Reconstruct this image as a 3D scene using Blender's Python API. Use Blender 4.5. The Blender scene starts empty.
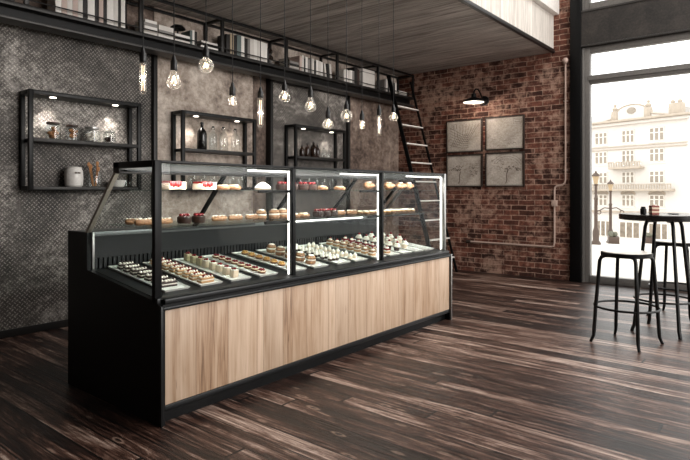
import bpy, bmesh, math, random
from mathutils import Vector, Matrix
random.seed(7)
C = bpy.context.scene.collection
PI = math.pi
S = bpy.context.scene

# ---------------------------------------------------------------- camera
YAW = math.radians(39.1445)
cam_d = bpy.data.cameras.new('camera'); cam = bpy.data.objects.new('camera', cam_d); C.objects.link(cam)
cam_d.sensor_width = 36.0; cam_d.lens = 36.0*557.475/690.0
cam_d.shift_y = -(230-190.69)/690.0; cam_d.clip_end = 400
cam.location = (-1.7353, -2.7199, 1.30)
cam.rotation_euler = (PI/2, 0, YAW-PI/2)       # level, looking 39 degrees off the back wall's run
S.camera = cam
# ---------------------------------------------------------------- world, lights, exposure
SKY = 3.0
w = bpy.data.worlds.new('overcast_sky'); S.world = w; w.use_nodes = True
wn = w.node_tree.nodes; wl = w.node_tree.links
bg = wn['Background']; bg.inputs['Strength'].default_value = SKY
tc = wn.new('ShaderNodeTexCoord'); sx = wn.new('ShaderNodeSeparateXYZ'); cr = wn.new('ShaderNodeValToRGB')
wl.new(tc.outputs['Generated'], sx.inputs[0]); wl.new(sx.outputs['Z'], cr.inputs[0]); wl.new(cr.outputs[0], bg.inputs['Color'])
cr.color_ramp.elements[0].position = 0.0; cr.color_ramp.elements[0].color = (.86,.84,.82,1)
cr.color_ramp.elements[1].position = .5; cr.color_ramp.elements[1].color = (1,.99,.97,1)
S.view_settings.view_transform = 'Standard'; S.view_settings.look = 'None'
S.view_settings.exposure = 0.0; S.view_settings.gamma = 1.0; S.view_settings.use_curve_mapping = False
S.cycles.transparent_max_bounces = 48; S.cycles.max_bounces = 10; S.cycles.sample_clamp_indirect = 4.0
def area(name, loc, rot, sx_, sy_, power, color=(1,1,1), portal=False):
    l = bpy.data.lights.new(name, 'AREA'); l.shape = 'RECTANGLE'; l.size = sx_; l.size_y = sy_; l.energy = power; l.color = color
    if portal: l.cycles.is_portal = True
    o = bpy.data.objects.new(name, l); C.objects.link(o); o.location = loc; o.rotation_euler = rot
    return o
area('window_portal', (7.15, -4.3, 1.65), (0, PI/2, 0), 3.4, 7.7, 1, portal=True)
area('upper_window_portal', (7.15, -4.3, 4.9), (0, PI/2, 0), 2.2, 7.7, 1, portal=True)
area('rear_fill_light', (2.8, -8.25, 3.2), (PI/2, 0, 0), 5.6, 3.6, 520, (1, .96, .92))  # added fill light behind the camera; its rear window is invented

area('overhead_fill_light', (3.6, -3.4, 5.95), (0, 0, 0), 4.5, 4.0, 330, (1, .97, .93))  # added under the closed roof to brighten fascia and floor

# ---------------------------------------------------------------- helpers
def tag(o, label=None, cat=None, group=None, kind=None):
    if label: o['label'] = label
    if cat: o['category'] = cat
    if group: o['group'] = group
    if kind: o['kind'] = kind
    return o
def thing(name, label, cat, loc=(0,0,0), rotz=0, group=None):
    o = bpy.data.objects.new(name, None); C.objects.link(o); o.location = loc; o.rotation_euler = (0,0,rotz)
    o.empty_display_size = .1
    return tag(o, label, cat, group)
def dup(root, loc=None, rot=None, label=None, group=None):
    r = root.copy(); C.objects.link(r)
    if loc is not None: r.location = loc
    if rot is not None: r.rotation_euler = rot
    if label: r['label'] = label
    if group: r['group'] = group
    for ch in list(root.children):
        c = ch.copy(); C.objects.link(c); c.parent = r
        for g in list(ch.children):
            d = g.copy(); C.objects.link(d); d.parent = c
    return r
class MB:
    def __init__(s): s.bm = bmesh.new()
    def box(s, x0, x1, y0, y1, z0, z1, bev=0):
        r = bmesh.ops.create_cube(s.bm, size=1.0); vs = r['verts']
        for v in vs: v.co = Vector(((x0+x1)/2+v.co.x*(x1-x0), (y0+y1)/2+v.co.y*(y1-y0), (z0+z1)/2+v.co.z*(z1-z0)))
        if bev:
            es = list({e for v in vs for e in v.link_edges})
            bmesh.ops.bevel(s.bm, geom=es, offset=bev, segments=2, affect='EDGES', profile=.5)
        return s
    def quad(s, pts):
        s.bm.faces.new([s.bm.verts.new(p) for p in pts]); return s
    def loft(s, rings, cap=True, closed=False):
        R = [[s.bm.verts.new(p) for p in r] for r in rings]; n = len(R[0])
        m = len(R)
        for i in range(m if closed else m-1):
            A = R[i]; B = R[(i+1) % m]
            for j in range(n):
                try: s.bm.faces.new((A[j], A[(j+1)%n], B[(j+1)%n], B[j]))
                except ValueError: pass
        if cap and not closed:
            s.bm.faces.new(R[0][::-1]); s.bm.faces.new(R[-1])
        return s
    def prism(s, poly, axis, a0, a1):            # poly in the two other axes, in x,y,z order
        def P(p, t):
            q = list(p); q.insert(axis, t); return q
        return s.loft([[P(p, a0) for p in poly], [P(p, a1) for p in poly]])
    def tube(s, pts, r, seg=8, closed=False, ry=None):
        pts = [Vector(p) for p in pts]; n = len(pts); rings = []
        rs = r if isinstance(r, (list, tuple)) else [r]*n
        up = Vector((0,0,1)); prev = None
        for i, p in enumerate(pts):
            if closed: t = (pts[(i+1)%n]-pts[i-1])
            else: t = pts[min(i+1,n-1)]-pts[max(i-1,0)]
            t.normalize()
            if prev is None:
                a = up if abs(t.z) < .9 else Vector((1,0,0))
                u = t.cross(a).normalized()
            else:
                u = (prev - t*prev.dot(t)).normalized()
            prev = u; v = t.cross(u)
            rings.append([p+u*math.cos(2*PI*k/seg)*rs[i]+v*math.sin(2*PI*k/seg)*(ry or 1)*rs[i] for k in range(seg)])
        return s.loft(rings, closed=closed)
    def ring(s, c, R, r, seg=32, sg=8):
        return s.tube([(c[0]+R*math.cos(2*PI*k/seg), c[1]+R*math.sin(2*PI*k/seg), c[2]) for k in range(seg)], r, sg, closed=True)
    def lathe(s, prof, c=(0,0,0), seg=24, sx=1, sy=1):
        return s.loft([[(c[0]+max(r,1e-4)*sx*math.cos(2*PI*k/seg), c[1]+max(r,1e-4)*sy*math.sin(2*PI*k/seg), c[2]+z) for k in range(seg)] for r, z in prof])
    def ball(s, c, rx, ry=None, rz=None, seg=12, wob=0):
        ry = ry or rx; rz = rz or rx
        r = bmesh.ops.create_uvsphere(s.bm, u_segments=seg, v_segments=max(6,seg*2//3), radius=1)
        for v in r['verts']:
            k = 1+wob*random.uniform(-1,1)
            v.co = Vector((c[0]+v.co.x*rx*k, c[1]+v.co.y*ry*k, c[2]+v.co.z*rz*k))
        return s
    def build(s, name, mt, parent=None, world=False, smooth=True, ang=35):
        bmesh.ops.recalc_face_normals(s.bm, faces=s.bm.faces)
        if parent is not None and world:
            off = Vector(parent.location)
            q = parent.parent
            while q is not None: off += Vector(q.location); q = q.parent
            for v in s.bm.verts: v.co -= off
        me = bpy.data.meshes.new(name); s.bm.to_mesh(me); s.bm.free()
        if smooth:
            me.shade_smooth(); me.set_sharp_from_angle(angle=math.radians(ang))
        o = bpy.data.objects.new(name, me); C.objects.link(o)
        me.materials.append(mt)
        if parent is not None: o.parent = parent
        return o
def struct(name, mb, mt, **k):
    o = mb.build(name, mt, **k); o['kind'] = 'structure'; return o

# ---------------------------------------------------------------- materials
def hexc(h):
    h = h.lstrip('#'); c = [int(h[i:i+2], 16)/255 for i in (0,2,4)]
    return tuple(((x+.055)/1.055)**2.4 if x > .04045 else x/12.92 for x in c)+(1,)
def base(name):
    m = bpy.data.materials.new(name); m.use_nodes = True
    return m, m.node_tree.nodes, m.node_tree.links, m.node_tree.nodes['Principled BSDF']
def mapping(N, L, scale=(1,1,1), coord='Object'):
    t = N.new('ShaderNodeTexCoord'); mp = N.new('ShaderNodeMapping'); mp.inputs['Scale'].default_value = scale
    L.new(t.outputs[coord], mp.inputs[0]); return mp.outputs[0]
def noise(N, L, vec, scale, detail=4, rough=.6, dist=0):
    n = N.new('ShaderNodeTexNoise'); n.inputs['Scale'].default_value = scale; n.inputs['Detail'].default_value = detail
    n.inputs['Roughness'].default_value = rough; n.inputs['Distortion'].default_value = dist
    L.new(vec, n.inputs['Vector']); return n.outputs['Fac']
def ramp(N, L, fac, stops):
    r = N.new('ShaderNodeValToRGB'); e = r.color_ramp.elements
    while len(e) < len(stops): e.new(.5)
    for i, (p, c) in enumerate(stops):
        e[i].position = p; e[i].color = c if len(c) == 4 else tuple(c)+(1,)
    L.new(fac, r.inputs[0]); return r.outputs['Color']
def g(v): return (v,v,v,1)
def mix(N, L, a, b, f, mode='MIX'):
    m = N.new('ShaderNodeMix'); m.data_type = 'RGBA'; m.blend_type = mode
    for i, x in ((6,a),(7,b)):
        if isinstance(x, tuple): m.inputs[i].default_value = x
        else: L.new(x, m.inputs[i])
    if isinstance(f, (int,float)): m.inputs[0].default_value = f
    else: L.new(f, m.inputs[0])
    return m.outputs[2]
def mth(N, L, op, a, b=None, c=None):
    m = N.new('ShaderNodeMath'); m.operation = op
    for i, x in enumerate((a,b,c)):
        if x is None: continue
        if isinstance(x, (int,float)): m.inputs[i].default_value = x
        else: L.new(x, m.inputs[i])
    return m.outputs[0]
def bump(N, L, B, h, strength=.3, dist=.01):
    b = N.new('ShaderNodeBump'); b.inputs['Strength'].default_value = strength; b.inputs['Distance'].default_value = dist
    L.new(h, b.inputs['Height']); L.new(b.outputs[0], B.inputs['Normal'])
def simple(name, col, rough=.5, metal=0, spec=.5, var=.12, vs=40, emit=None, es=1, bmp=0):
    m, N, L, B = base(name); c = hexc(col) if isinstance(col, str) else col
    v = mapping(N, L); n = noise(N, L, v, vs, 3)
    lo = tuple(x*(1-var) for x in c[:3])+(1,); hi = tuple(min(1,x*(1+var)) for x in c[:3])+(1,)
    L.new(ramp(N, L, n, [(.3,lo),(.7,hi)]), B.inputs['Base Color'])
    B.inputs['Roughness'].default_value = rough; B.inputs['Metallic'].default_value = metal
    B.inputs['Specular IOR Level'].default_value = spec
    if bmp: bump(N, L, B, n, bmp, .002)
    if emit:
        B.inputs['Emission Color'].default_value = hexc(emit); B.inputs['Emission Strength'].default_value = es
    return m
def glass(name, tint=(.96,.98,.97), edge=1.45, rough=0.0, mul=1.0, pw=5, top=None):
    m = bpy.data.materials.new(name); m.use_nodes = True; N = m.node_tree.nodes; L = m.node_tree.links; N.clear()
    o = N.new('ShaderNodeOutputMaterial'); t = N.new('ShaderNodeBsdfTransparent'); t.inputs[0].default_value = tint+(1,)
    gl = N.new('ShaderNodeBsdfGlossy'); gl.inputs['Roughness'].default_value = rough; mx = N.new('ShaderNodeMixShader')
    lw = N.new('ShaderNodeLayerWeight'); lw.inputs['Blend'].default_value = .5      # Schlick, the same from both faces of a pane
    f0 = ((edge-1)/(edge+1))**2*mul
    fac = mth(N, L, 'ADD', f0, mth(N, L, 'MULTIPLY', mth(N, L, 'POWER', lw.outputs['Facing'], pw), top or min(1-f0, .8*mul)))
    L.new(fac, mx.inputs[0]); L.new(t.outputs[0], mx.inputs[1]); L.new(gl.outputs[0], mx.inputs[2]); L.new(mx.outputs[0], o.inputs[0])
    return m
def xyz(N, L):
    t = N.new('ShaderNodeTexCoord'); s = N.new('ShaderNodeSeparateXYZ'); L.new(t.outputs['Object'], s.inputs[0]); return s.outputs
def comb(N, L, x, y, z):
    c = N.new('ShaderNodeCombineXYZ')
    for i, v in enumerate((x,y,z)):
        if isinstance(v, (int,float)): c.inputs[i].default_value = v
        else: L.new(v, c.inputs[i])
    return c.outputs[0]

def mat_floor():
    m, N, L, B = base('old_floorboards'); X, Y, Z = xyz(N, L)[:3]
    W = .128
    px = mth(N, L, 'DIVIDE', X, W); idx = mth(N, L, 'FLOOR', px); fr = mth(N, L, 'FRACT', px)
    wn_ = N.new('ShaderNodeTexWhiteNoise'); wn_.noise_dimensions = '1D'; L.new(idx, wn_.inputs['W']); rnd = wn_.outputs['Value']
    yo = mth(N, L, 'ADD', Y, mth(N, L, 'MULTIPLY', rnd, 7.3)); py = mth(N, L, 'DIVIDE', yo, 3.7)
    iy = mth(N, L, 'FLOOR', py); fy = mth(N, L, 'FRACT', py)
    w2 = N.new('ShaderNodeTexWhiteNoise'); w2.noise_dimensions = '3D'; L.new(comb(N, L, idx, iy, 0), w2.inputs['Vector']); r2 = w2.outputs['Value']
    gv = comb(N, L, mth(N, L, 'MULTIPLY', X, 48), mth(N, L, 'ADD', mth(N, L, 'MULTIPLY', Y, 1.3), mth(N, L, 'MULTIPLY', r2, 40)), r2)
    grain = noise(N, L, gv, 1.0, 6, .7, .35)
    wv = comb(N, L, mth(N, L, 'MULTIPLY', X, 9), mth(N, L, 'ADD', mth(N, L, 'MULTIPLY', Y, 1.5), mth(N, L, 'MULTIPLY', r2, 13)), r2)
    wear = noise(N, L, wv, 1.0, 7, .78, .7)
    f = mth(N, L, 'ADD', mth(N, L, 'ADD', mth(N, L, 'MULTIPLY', grain, .55), mth(N, L, 'MULTIPLY', wear, .6)), mth(N, L, 'MULTIPLY', mth(N, L, 'SUBTRACT', r2, .5), .17))
    col = ramp(N, L, f, [(.45,hexc('0a0504')),(.54,hexc('291812')),(.61,hexc('553c32')),(.68,hexc('917a6e')),(.77,hexc('cdb9ac'))])
    kv = N.new('ShaderNodeTexVoronoi'); kv.inputs['Scale'].default_value = 1; kv.inputs['Randomness'].default_value = 1
    L.new(comb(N, L, mth(N, L, 'MULTIPLY', X, 7.8), mth(N, L, 'MULTIPLY', Y, 2.6), 0), kv.inputs['Vector'])
    rg = mth(N, L, 'ADD', kv.outputs['Distance'], mth(N, L, 'MULTIPLY', mth(N, L, 'SUBTRACT', wear, .5), .25))
    col = mix(N, L, col, hexc('b79a88'), ramp(N, L, rg, [(.05,g(0)),(.10,g(.4)),(.16,g(0))])); col = mix(N, L, col, hexc('120a07'), ramp(N, L, rg, [(.03,g(.9)),(.07,g(0))]))
    crk = noise(N, L, comb(N, L, mth(N, L, 'MULTIPLY', X, 110), mth(N, L, 'MULTIPLY', Y, 2.2), r2), 1, 3, .6, .6)
    col = mix(N, L, col, hexc('090504'), ramp(N, L, crk, [(.60,g(0)),(.66,g(.85))]))
    gap = mth(N, L, 'MAXIMUM', mth(N, L, 'GREATER_THAN', mth(N, L, 'ABSOLUTE', mth(N, L, 'SUBTRACT', fr, .5)), .468), mth(N, L, 'GREATER_THAN', mth(N, L, 'ABSOLUTE', mth(N, L, 'SUBTRACT', fy, .5)), .498))
    L.new(mix(N, L, col, hexc('0a0605'), gap), B.inputs['Base Color'])
    L.new(mth(N, L, 'ADD', mth(N, L, 'MULTIPLY', grain, .35), .22), B.inputs['Roughness'])
    bump(N, L, B, mth(N, L, 'SUBTRACT', mth(N, L, 'MULTIPLY', f, 1.2), gap), .7, .006); return m
def mat_brick():
    m, N, L, B = base('old_red_brick'); X, Y, Z = xyz(N, L)[:3]
    v0 = comb(N, L, Y, Z, 0)
    vv = N.new('ShaderNodeVectorMath'); vv.operation = 'ADD'
    nn = N.new('ShaderNodeTexNoise'); nn.inputs['Scale'].default_value = 5; nn.inputs['Detail'].default_value = 3; L.new(v0, nn.inputs['Vector'])
    sc = N.new('ShaderNodeVectorMath'); sc.operation = 'SCALE'; sc.inputs['Scale'].default_value = .025; L.new(nn.outputs['Color'], sc.inputs[0])
    L.new(v0, vv.inputs[0]); L.new(sc.outputs[0], vv.inputs[1])
    b = N.new('ShaderNodeTexBrick'); L.new(vv.outputs[0], b.inputs['Vector'])
    b.inputs['Scale'].default_value = 1; b.inputs['Brick Width'].default_value = .245; b.inputs['Row Height'].default_value = .078
    b.inputs['Mortar Size'].default_value = .0075; b.inputs['Mortar Smooth'].default_value = .4; b.inputs['Bias'].default_value = -.1
    b.inputs['Color1'].default_value = hexc('3c231c'); b.inputs['Color2'].default_value = hexc('784a3c'); b.inputs['Mortar'].default_value = hexc('94796a')
    b.offset = .5
    n1 = noise(N, L, v0, 9, 6, .7); n2 = noise(N, L, v0, 1.6, 4, .6, .5); n3 = noise(N, L, v0, 45, 4, .7)
    c = mix(N, L, b.outputs['Color'], ramp(N, L, n1, [(.35,g(.15)),(.65,g(.95))]), .7, 'OVERLAY')
    c = mix(N, L, c, hexc('a98a79'), mth(N, L, 'MULTIPLY', ramp(N, L, mth(N, L, 'MULTIPLY', n1, mth(N, L, 'MULTIPLY', n2, 2)), [(.46,g(0)),(.68,g(.8))]), 1.0))
    c = mix(N, L, c, ramp(N, L, n3, [(.3,g(.3)),(.7,g(.75))]), .35, 'OVERLAY')
    L.new(c, B.inputs['Base Color']); B.inputs['Roughness'].default_value = .85; B.inputs['Specular IOR Level'].default_value = .25
    h = mth(N, L, 'ADD', mth(N, L, 'MULTIPLY', b.outputs['Fac'], -1), mth(N, L, 'MULTIPLY', n3, .4)); bump(N, L, B, h, .7, .012); return m
def mat_plaster(name, dark, mid, light, sc=1.0):
    m, N, L, B = base(name); X, Y, Z = xyz(N, L)[:3]
    v = comb(N, L, X, Z, Y)
    a = noise(N, L, v, 1.3*sc, 8, .68, .6); b = noise(N, L, v, 14*sc, 6, .75)
    st = noise(N, L, comb(N, L, mth(N, L, 'MULTIPLY', X, 3), mth(N, L, 'MULTIPLY', Z, .7), 0), 2, 5, .6)
    f = mth(N, L, 'ADD', mth(N, L, 'ADD', mth(N, L, 'MULTIPLY', a, .45), mth(N, L, 'MULTIPLY', b, .40)), mth(N, L, 'MULTIPLY', st, .18))
    L.new(ramp(N, L, f, [(.41,hexc(dark)),(.51,hexc(mid)),(.62,hexc(light))]), B.inputs['Base Color'])
    B.inputs['Roughness'].default_value = .8; bump(N, L, B, b, .35, .006); return m
def mat_tread():
    m, N, L, B = base('worn_tread_plate'); X, Y, Z = xyz(N, L)[:3]
    P = .029
    # two families of raised lozenges at right angles, staggered like a checker plate
    u = mth(N, L, 'DIVIDE', mth(N, L, 'ADD', X, Z), P*1.414); v = mth(N, L, 'DIVIDE', mth(N, L, 'SUBTRACT', X, Z), P*1.414)
    par = mth(N, L, 'MODULO', mth(N, L, 'ABSOLUTE', mth(N, L, 'ADD', mth(N, L, 'FLOOR', u), mth(N, L, 'FLOOR', v))), 2)
    fu = mth(N, L, 'ABSOLUTE', mth(N, L, 'SUBTRACT', mth(N, L, 'FRACT', u), .5)); fv = mth(N, L, 'ABSOLUTE', mth(N, L, 'SUBTRACT', mth(N, L, 'FRACT', v), .5))
    def loz(a, b): return mth(N, L, 'SUBTRACT', 1, mth(N, L, 'ADD', mth(N, L, 'POWER', mth(N, L, 'DIVIDE', a, .5), 2), mth(N, L, 'POWER', mth(N, L, 'DIVIDE', b, .2), 2)))
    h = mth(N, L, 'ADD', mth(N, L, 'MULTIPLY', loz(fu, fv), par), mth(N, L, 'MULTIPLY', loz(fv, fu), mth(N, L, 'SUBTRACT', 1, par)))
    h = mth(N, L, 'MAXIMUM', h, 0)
    c3 = comb(N, L, X, Z, 0)
    a = noise(N, L, c3, 1.1, 8, .72, .8); b = noise(N, L, c3, 18, 5, .8)
    f = mth(N, L, 'ADD', mth(N, L, 'MULTIPLY', a, .62), mth(N, L, 'MULTIPLY', b, .38))
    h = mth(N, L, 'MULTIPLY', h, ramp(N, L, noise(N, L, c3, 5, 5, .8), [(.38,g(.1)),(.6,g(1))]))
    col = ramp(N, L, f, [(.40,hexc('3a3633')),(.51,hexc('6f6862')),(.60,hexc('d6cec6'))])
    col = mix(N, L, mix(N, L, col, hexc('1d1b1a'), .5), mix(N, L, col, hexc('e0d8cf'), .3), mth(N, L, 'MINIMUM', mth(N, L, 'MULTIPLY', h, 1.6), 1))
    L.new(col, B.inputs['Base Color']); B.inputs['Metallic'].default_value = .15
    L.new(mth(N, L, 'SUBTRACT', .85, mth(N, L, 'MULTIPLY', f, .5)), B.inputs['Roughness'])
    bump(N, L, B, mth(N, L, 'ADD', h, b), .6, .005); return m
def mat_planks(name, dark, light, W=.14, axis='Y', along=1.0, rough=.6, gapc='120d0b', gap=.46, contrast=1.0, across=30):
    m, N, L, B = base(name); X, Y, Z = xyz(N, L)[:3]
    A = X; Ln = Y if axis == 'Y' else Z
    px = mth(N, L, 'DIVIDE', A, W); idx = mth(N, L, 'FLOOR', px); fr = mth(N, L, 'FRACT', px)
    wn_ = N.new('ShaderNodeTexWhiteNoise'); wn_.noise_dimensions = '1D'; L.new(idx, wn_.inputs['W']); r = wn_.outputs['Value']
    gv = comb(N, L, mth(N, L, 'MULTIPLY', A, across), mth(N, L, 'ADD', mth(N, L, 'MULTIPLY', Ln, along), mth(N, L, 'MULTIPLY', r, 30)), r)
    gr_ = noise(N, L, gv, 1, 6, .65, 1.0)
    f = mth(N, L, 'ADD', mth(N, L, 'MULTIPLY', gr_, .9*contrast), mth(N, L, 'MULTIPLY', r, .12))
    col = ramp(N, L, f, [(.36,hexc(dark)),(.66,hexc(light))])
    gp = mth(N, L, 'GREATER_THAN', mth(N, L, 'ABSOLUTE', mth(N, L, 'SUBTRACT', fr, .5)), gap)
    L.new(mix(N, L, col, hexc(gapc), gp), B.inputs['Base Color'])
    B.inputs['Roughness'].default_value = rough; bump(N, L, B, mth(N, L, 'SUBTRACT', gr_, gp), .25, .003); return m
def mat_oak():
    m, N, L, B = base('light_oak_veneer'); X, Y, Z = xyz(N, L)[:3]
    W = .236; px = mth(N, L, 'DIVIDE', X, W); idx = mth(N, L, 'FLOOR', px); fr = mth(N, L, 'FRACT', px)
    wn_ = N.new('ShaderNodeTexWhiteNoise'); wn_.noise_dimensions = '1D'; L.new(idx, wn_.inputs['W']); r = wn_.outputs['Value']
    zz = mth(N, L, 'ADD', Z, mth(N, L, 'MULTIPLY', r, 9))
    gr_ = noise(N, L, comb(N, L, mth(N, L, 'MULTIPLY', X, 95), mth(N, L, 'MULTIPLY', zz, 2.6), r), 1, 5, .65, .5)
    big = noise(N, L, comb(N, L, mth(N, L, 'MULTIPLY', X, 15), mth(N, L, 'MULTIPLY', zz, 1.0), r), 1, 4, .6, .8)
    f = mth(N, L, 'ADD', mth(N, L, 'MULTIPLY', gr_, .36), mth(N, L, 'MULTIPLY', big, .52))
    f = mth(N, L, 'ADD', f, mth(N, L, 'MULTIPLY', mth(N, L, 'SUBTRACT', r, .5), .14))
    col = ramp(N, L, f, [(.27,hexc('6d523f')),(.36,hexc('a4856a')),(.44,hexc('b59b83')),(.6,hexc('c9b09a'))])
    # short dark cracks
    ck = noise(N, L, comb(N, L, mth(N, L, 'MULTIPLY', X, 70), mth(N, L, 'MULTIPLY', zz, 5), 3), 1, 2, .5, .5)
    col = mix(N, L, col, hexc('5f4533'), ramp(N, L, ck, [(.68,g(0)),(.76,g(.6))]))
    gp = mth(N, L, 'GREATER_THAN', mth(N, L, 'ABSOLUTE', mth(N, L, 'SUBTRACT', fr, .5)), .492)
    L.new(mix(N, L, col, hexc('7c604b'), gp), B.inputs['Base Color']); B.inputs['Roughness'].default_value = .5
    bump(N, L, B, gr_, .12, .002); return m
M = {}
M['floor'] = mat_floor(); M['brick'] = mat_brick(); M['tread'] = mat_tread(); M['oak'] = mat_oak()
M['concrete'] = mat_plaster('mottled_plaster', '6f625a', 'ab9c90', 'd8ccc1')
M['rust'] = mat_plaster('brown_plaster', '3d3029', '75645a', 'a8978a')
M['ceil'] = mat_planks('ceiling_boards', '7f7771', 'cfc8c2', .16, 'Y', 1.3, .6, '4a423d', .485, 1, 22)
M['white_boards'] = mat_planks('white_boards', 'aaa39b', 'd9d2ca', .13, 'Z', 2.0, .6, 'a59d95', .47)
M['white'] = simple('white_paint', 'e9e4de', .5)
M['wallpaint'] = simple('dark_paint', '4c4541', .8)
M['black'] = simple('black_powder_coat', '070708', .42, 0, .2)
M['blackm'] = simple('black_steel', '121212', .4, .3, .3)
M['steel'] = simple('blackened_steel', '232120', .45, .4)
M['greysteel'] = simple('dark_grey_steel', '3a3837', .45, .3)
M['win'] = simple('window_frame_paint', '6c6966', .45, .2)
M['band'] = mat_plaster('dark_metal_band', '1d1a18', '2a2623', '3a3430', 2.5)
M['silver'] = simple('brushed_aluminium', 'a9a8a6', .3, .9)
M['darkalu'] = simple('dark_anodised_aluminium', '1c1d1e', .35, .6)
M['inner'] = simple('dark_interior_panel', '17181a', .45, .1, .3)
M['deck'] = simple('dark_grey_deck', '17181a', .4, .1, .35)
M['glass'] = glass('clear_glass', (.975,.985,.98), mul=.25); M['shelfglass'] = glass('green_edged_glass', (.90,.955,.935), 1.4, 0, .5)
M['windowglass'] = glass('window_glass', (.97,.98,.98), 1.3)
def bulb_glass():
    m = glass('bulb_glass', (.97,.95,.92), 1.5, .08, 1.2, 2.5, .5); N = m.node_tree.nodes; L = m.node_tree.links
    out = next(n for n in N if n.type == 'OUTPUT_MATERIAL'); src = out.inputs[0].links[0].from_socket
    lw = N.new('ShaderNodeLayerWeight'); lw.inputs['Blend'].default_value = .5
    a = N.new('ShaderNodeBsdfDiffuse'); a.inputs[0].default_value = (.95,.92,.88,1); b = N.new('ShaderNodeBsdfTranslucent'); b.inputs[0].default_value = (.95,.92,.88,1)
    ad = N.new('ShaderNodeMixShader'); L.new(a.outputs[0], ad.inputs[1]); L.new(b.outputs[0], ad.inputs[2]); mx = N.new('ShaderNodeMixShader')
    L.new(mth(N, L, 'ADD', .04, mth(N, L, 'MULTIPLY', mth(N, L, 'POWER', lw.outputs['Facing'], 3.5), .5)), mx.inputs[0]); L.new(src, mx.inputs[1]); L.new(ad.outputs[0], mx.inputs[2])  # white diffuse rim imitates glass edges catching the light
    L.new(mx.outputs[0], out.inputs[0]); return m
M['bulbglass'] = bulb_glass()
M['jarglass'] = glass('jar_glass', (.90,.92,.92), 1.5, .03, 1.5)
M['led'] = simple('led_and_reflection', 'ffffff', .4, emit='fffaf4', es=2.6)
M['puck'] = simple('spot_lens', 'ffffff', .4, emit='fff2e0', es=6.0)
M['filament'] = simple('glowing_filament', 'ffcf8a', .4, emit='ffe9cc', es=3.0)
M['tray'] = simple('white_porcelain', 'e6e2dd', .25)
M['paper'] = mat_plaster('aged_paper', '978b80', 'b3a99e', 'cdc5bb', 3)
M['ink'] = simple('brown_ink', '54463a', .8)
M['dframe'] = simple('dark_picture_frame', '2b211b', .5)
M['pipe'] = simple('pinkish_conduit_paint', 'b29a8e', .45)
M['support'] = simple('pale_metal_support', 'a59b90', .3, .3); M['ledge'] = simple('pale_steel_ledge', '6f7172', .3, .4)
# ================================================================ the room
XB, YW, YS = 6.554, 2.80, 2.437
struct('floor', MB().box(-4.2, 6.95, -8.4, 3.0, -.12, 0), M['floor'])
struct('wall_back', MB().box(-4.2, XB, YW, 3.0, 0, 6), M['rust'])
struct('wall_back_plaster', MB().box(1.70, 3.11, 2.762, YW, 0, 2.87), M['concrete'])
struct('wall_back_plaster', MB().box(1.70, 6.5, 2.785, YW, 2.87, 3.33), M['concrete'])
struct('wall_right', MB().box(XB, 6.95, -.174, 3.0, 0, 6), M['brick'])
struct('wall_left', MB().box(-4.4, -4.2, -8.4, 3.0, 0, 6), M['wallpaint'])
f = MB(); f.box(-4.4, 0, -8.4, -8.2, 0, 6); f.box(5.6, 6.95, -8.4, -8.2, 0, 6); f.box(0, 5.6, -8.4, -8.2, 0, 1.4); f.box(0, 5.6, -8.4, -8.2, 5, 6)  # unseen opening placed to suit the added rear fill light
struct('wall_front', f, M['wallpaint'])
struct('ceiling', MB().box(-4.4, XB, .095, YW, 3.335, 3.55), M['ceil'])
struct('ceiling', MB().box(-4.4, 6.95, -8.4, 3.0, 6, 6.2), M['wallpaint'])
# mezzanine edge: boarded fascia, steel angle under it, projecting white parapet over it
struct('trim_1', MB().box(-4.2, XB, .075, .095, 3.375, 3.87), M['white_boards'])
struct('trim_2', MB().box(-4.2, XB, .055, .10, 3.325, 3.372, .004), M['steel'])
struct('trim_3', MB().box(-4.2, XB, -.01, .10, 3.87, 4.55, .01), M['white'])
struct('baseboard_back', MB().box(-4.2, 6.5, 2.70, 2.72, 0, .07, .004), M['steel'])
# column and window wall
struct('trim_4', MB().box(6.50, 6.95, -.325, -.174, 0, 6, .004), M['black'])
def window(name, y0, y1, z0, z1, transom=None, mull=()):
    root = thing(name, None, None, (6.60, y1, z0)); root['kind'] = 'structure'
    W = .085
    fr = MB(); a, b = 6.565, 6.66
    fr.box(a, b, y1-W-.02, y1, z0, z1, .004); fr.box(a, b, y0, y0+W, z0, z1, .004)
    fr.box(a-.01, b, y0+W, y1-W-.02, z0, z0+.10, .004); fr.box(a, b, y0+W, y1-W-.02, z1-.085, z1, .004)
    fr.box(a-.02, a, y1-.03, y1-.0, z0, z1, .003)
    fr.build('window_frame', M['win'], root, world=True)
    if transom: MB().box(a, b, y0+W, y1-W, transom[0], transom[1], .008).box(a-.012, a, y0+W, y1-W, (transom[0]+transom[1])/2-.01, transom[1]-.012).build('transom', M['win'], root, world=True)
    edges = [y1-W]+list(mull)+[y0+W]
    for m_ in mull: MB().box(a, b, m_-.04, m_+.04, z0, z1, .004).build('mullion', M['win'], root, world=True)
    zs = [z0+.10, z1-.085] if not transom else [z0+.10, transom[0], transom[1], z1-.085]
    for i in range(len(edges)-1):
        for k in range(0, len(zs), 2):
            MB().box(6.612, 6.618, edges[i+1], edges[i], zs[k], zs[k+1]).build('pane', M['windowglass'], root, world=True, smooth=False)
window('window_1', -8.2, -.325, .0, 3.33, (2.81, 2.93), (-2.9, -5.5))
window('window_2', -8.2, -.325, 3.85, 6.0, None, (-2.9, -5.5))
struct('trim_5', MB().box(6.52, 6.95, -8.2, -.325, 3.33, 3.852), M['band'])
MB2 = MB().box(6.505, 6.52, -8.2, -.325, 3.335, 3.36, .003).box(6.505, 6.52, -8.2, -.325, 3.825, 3.85, .003)
struct('trim_6', MB2, M['greysteel'])

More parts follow.
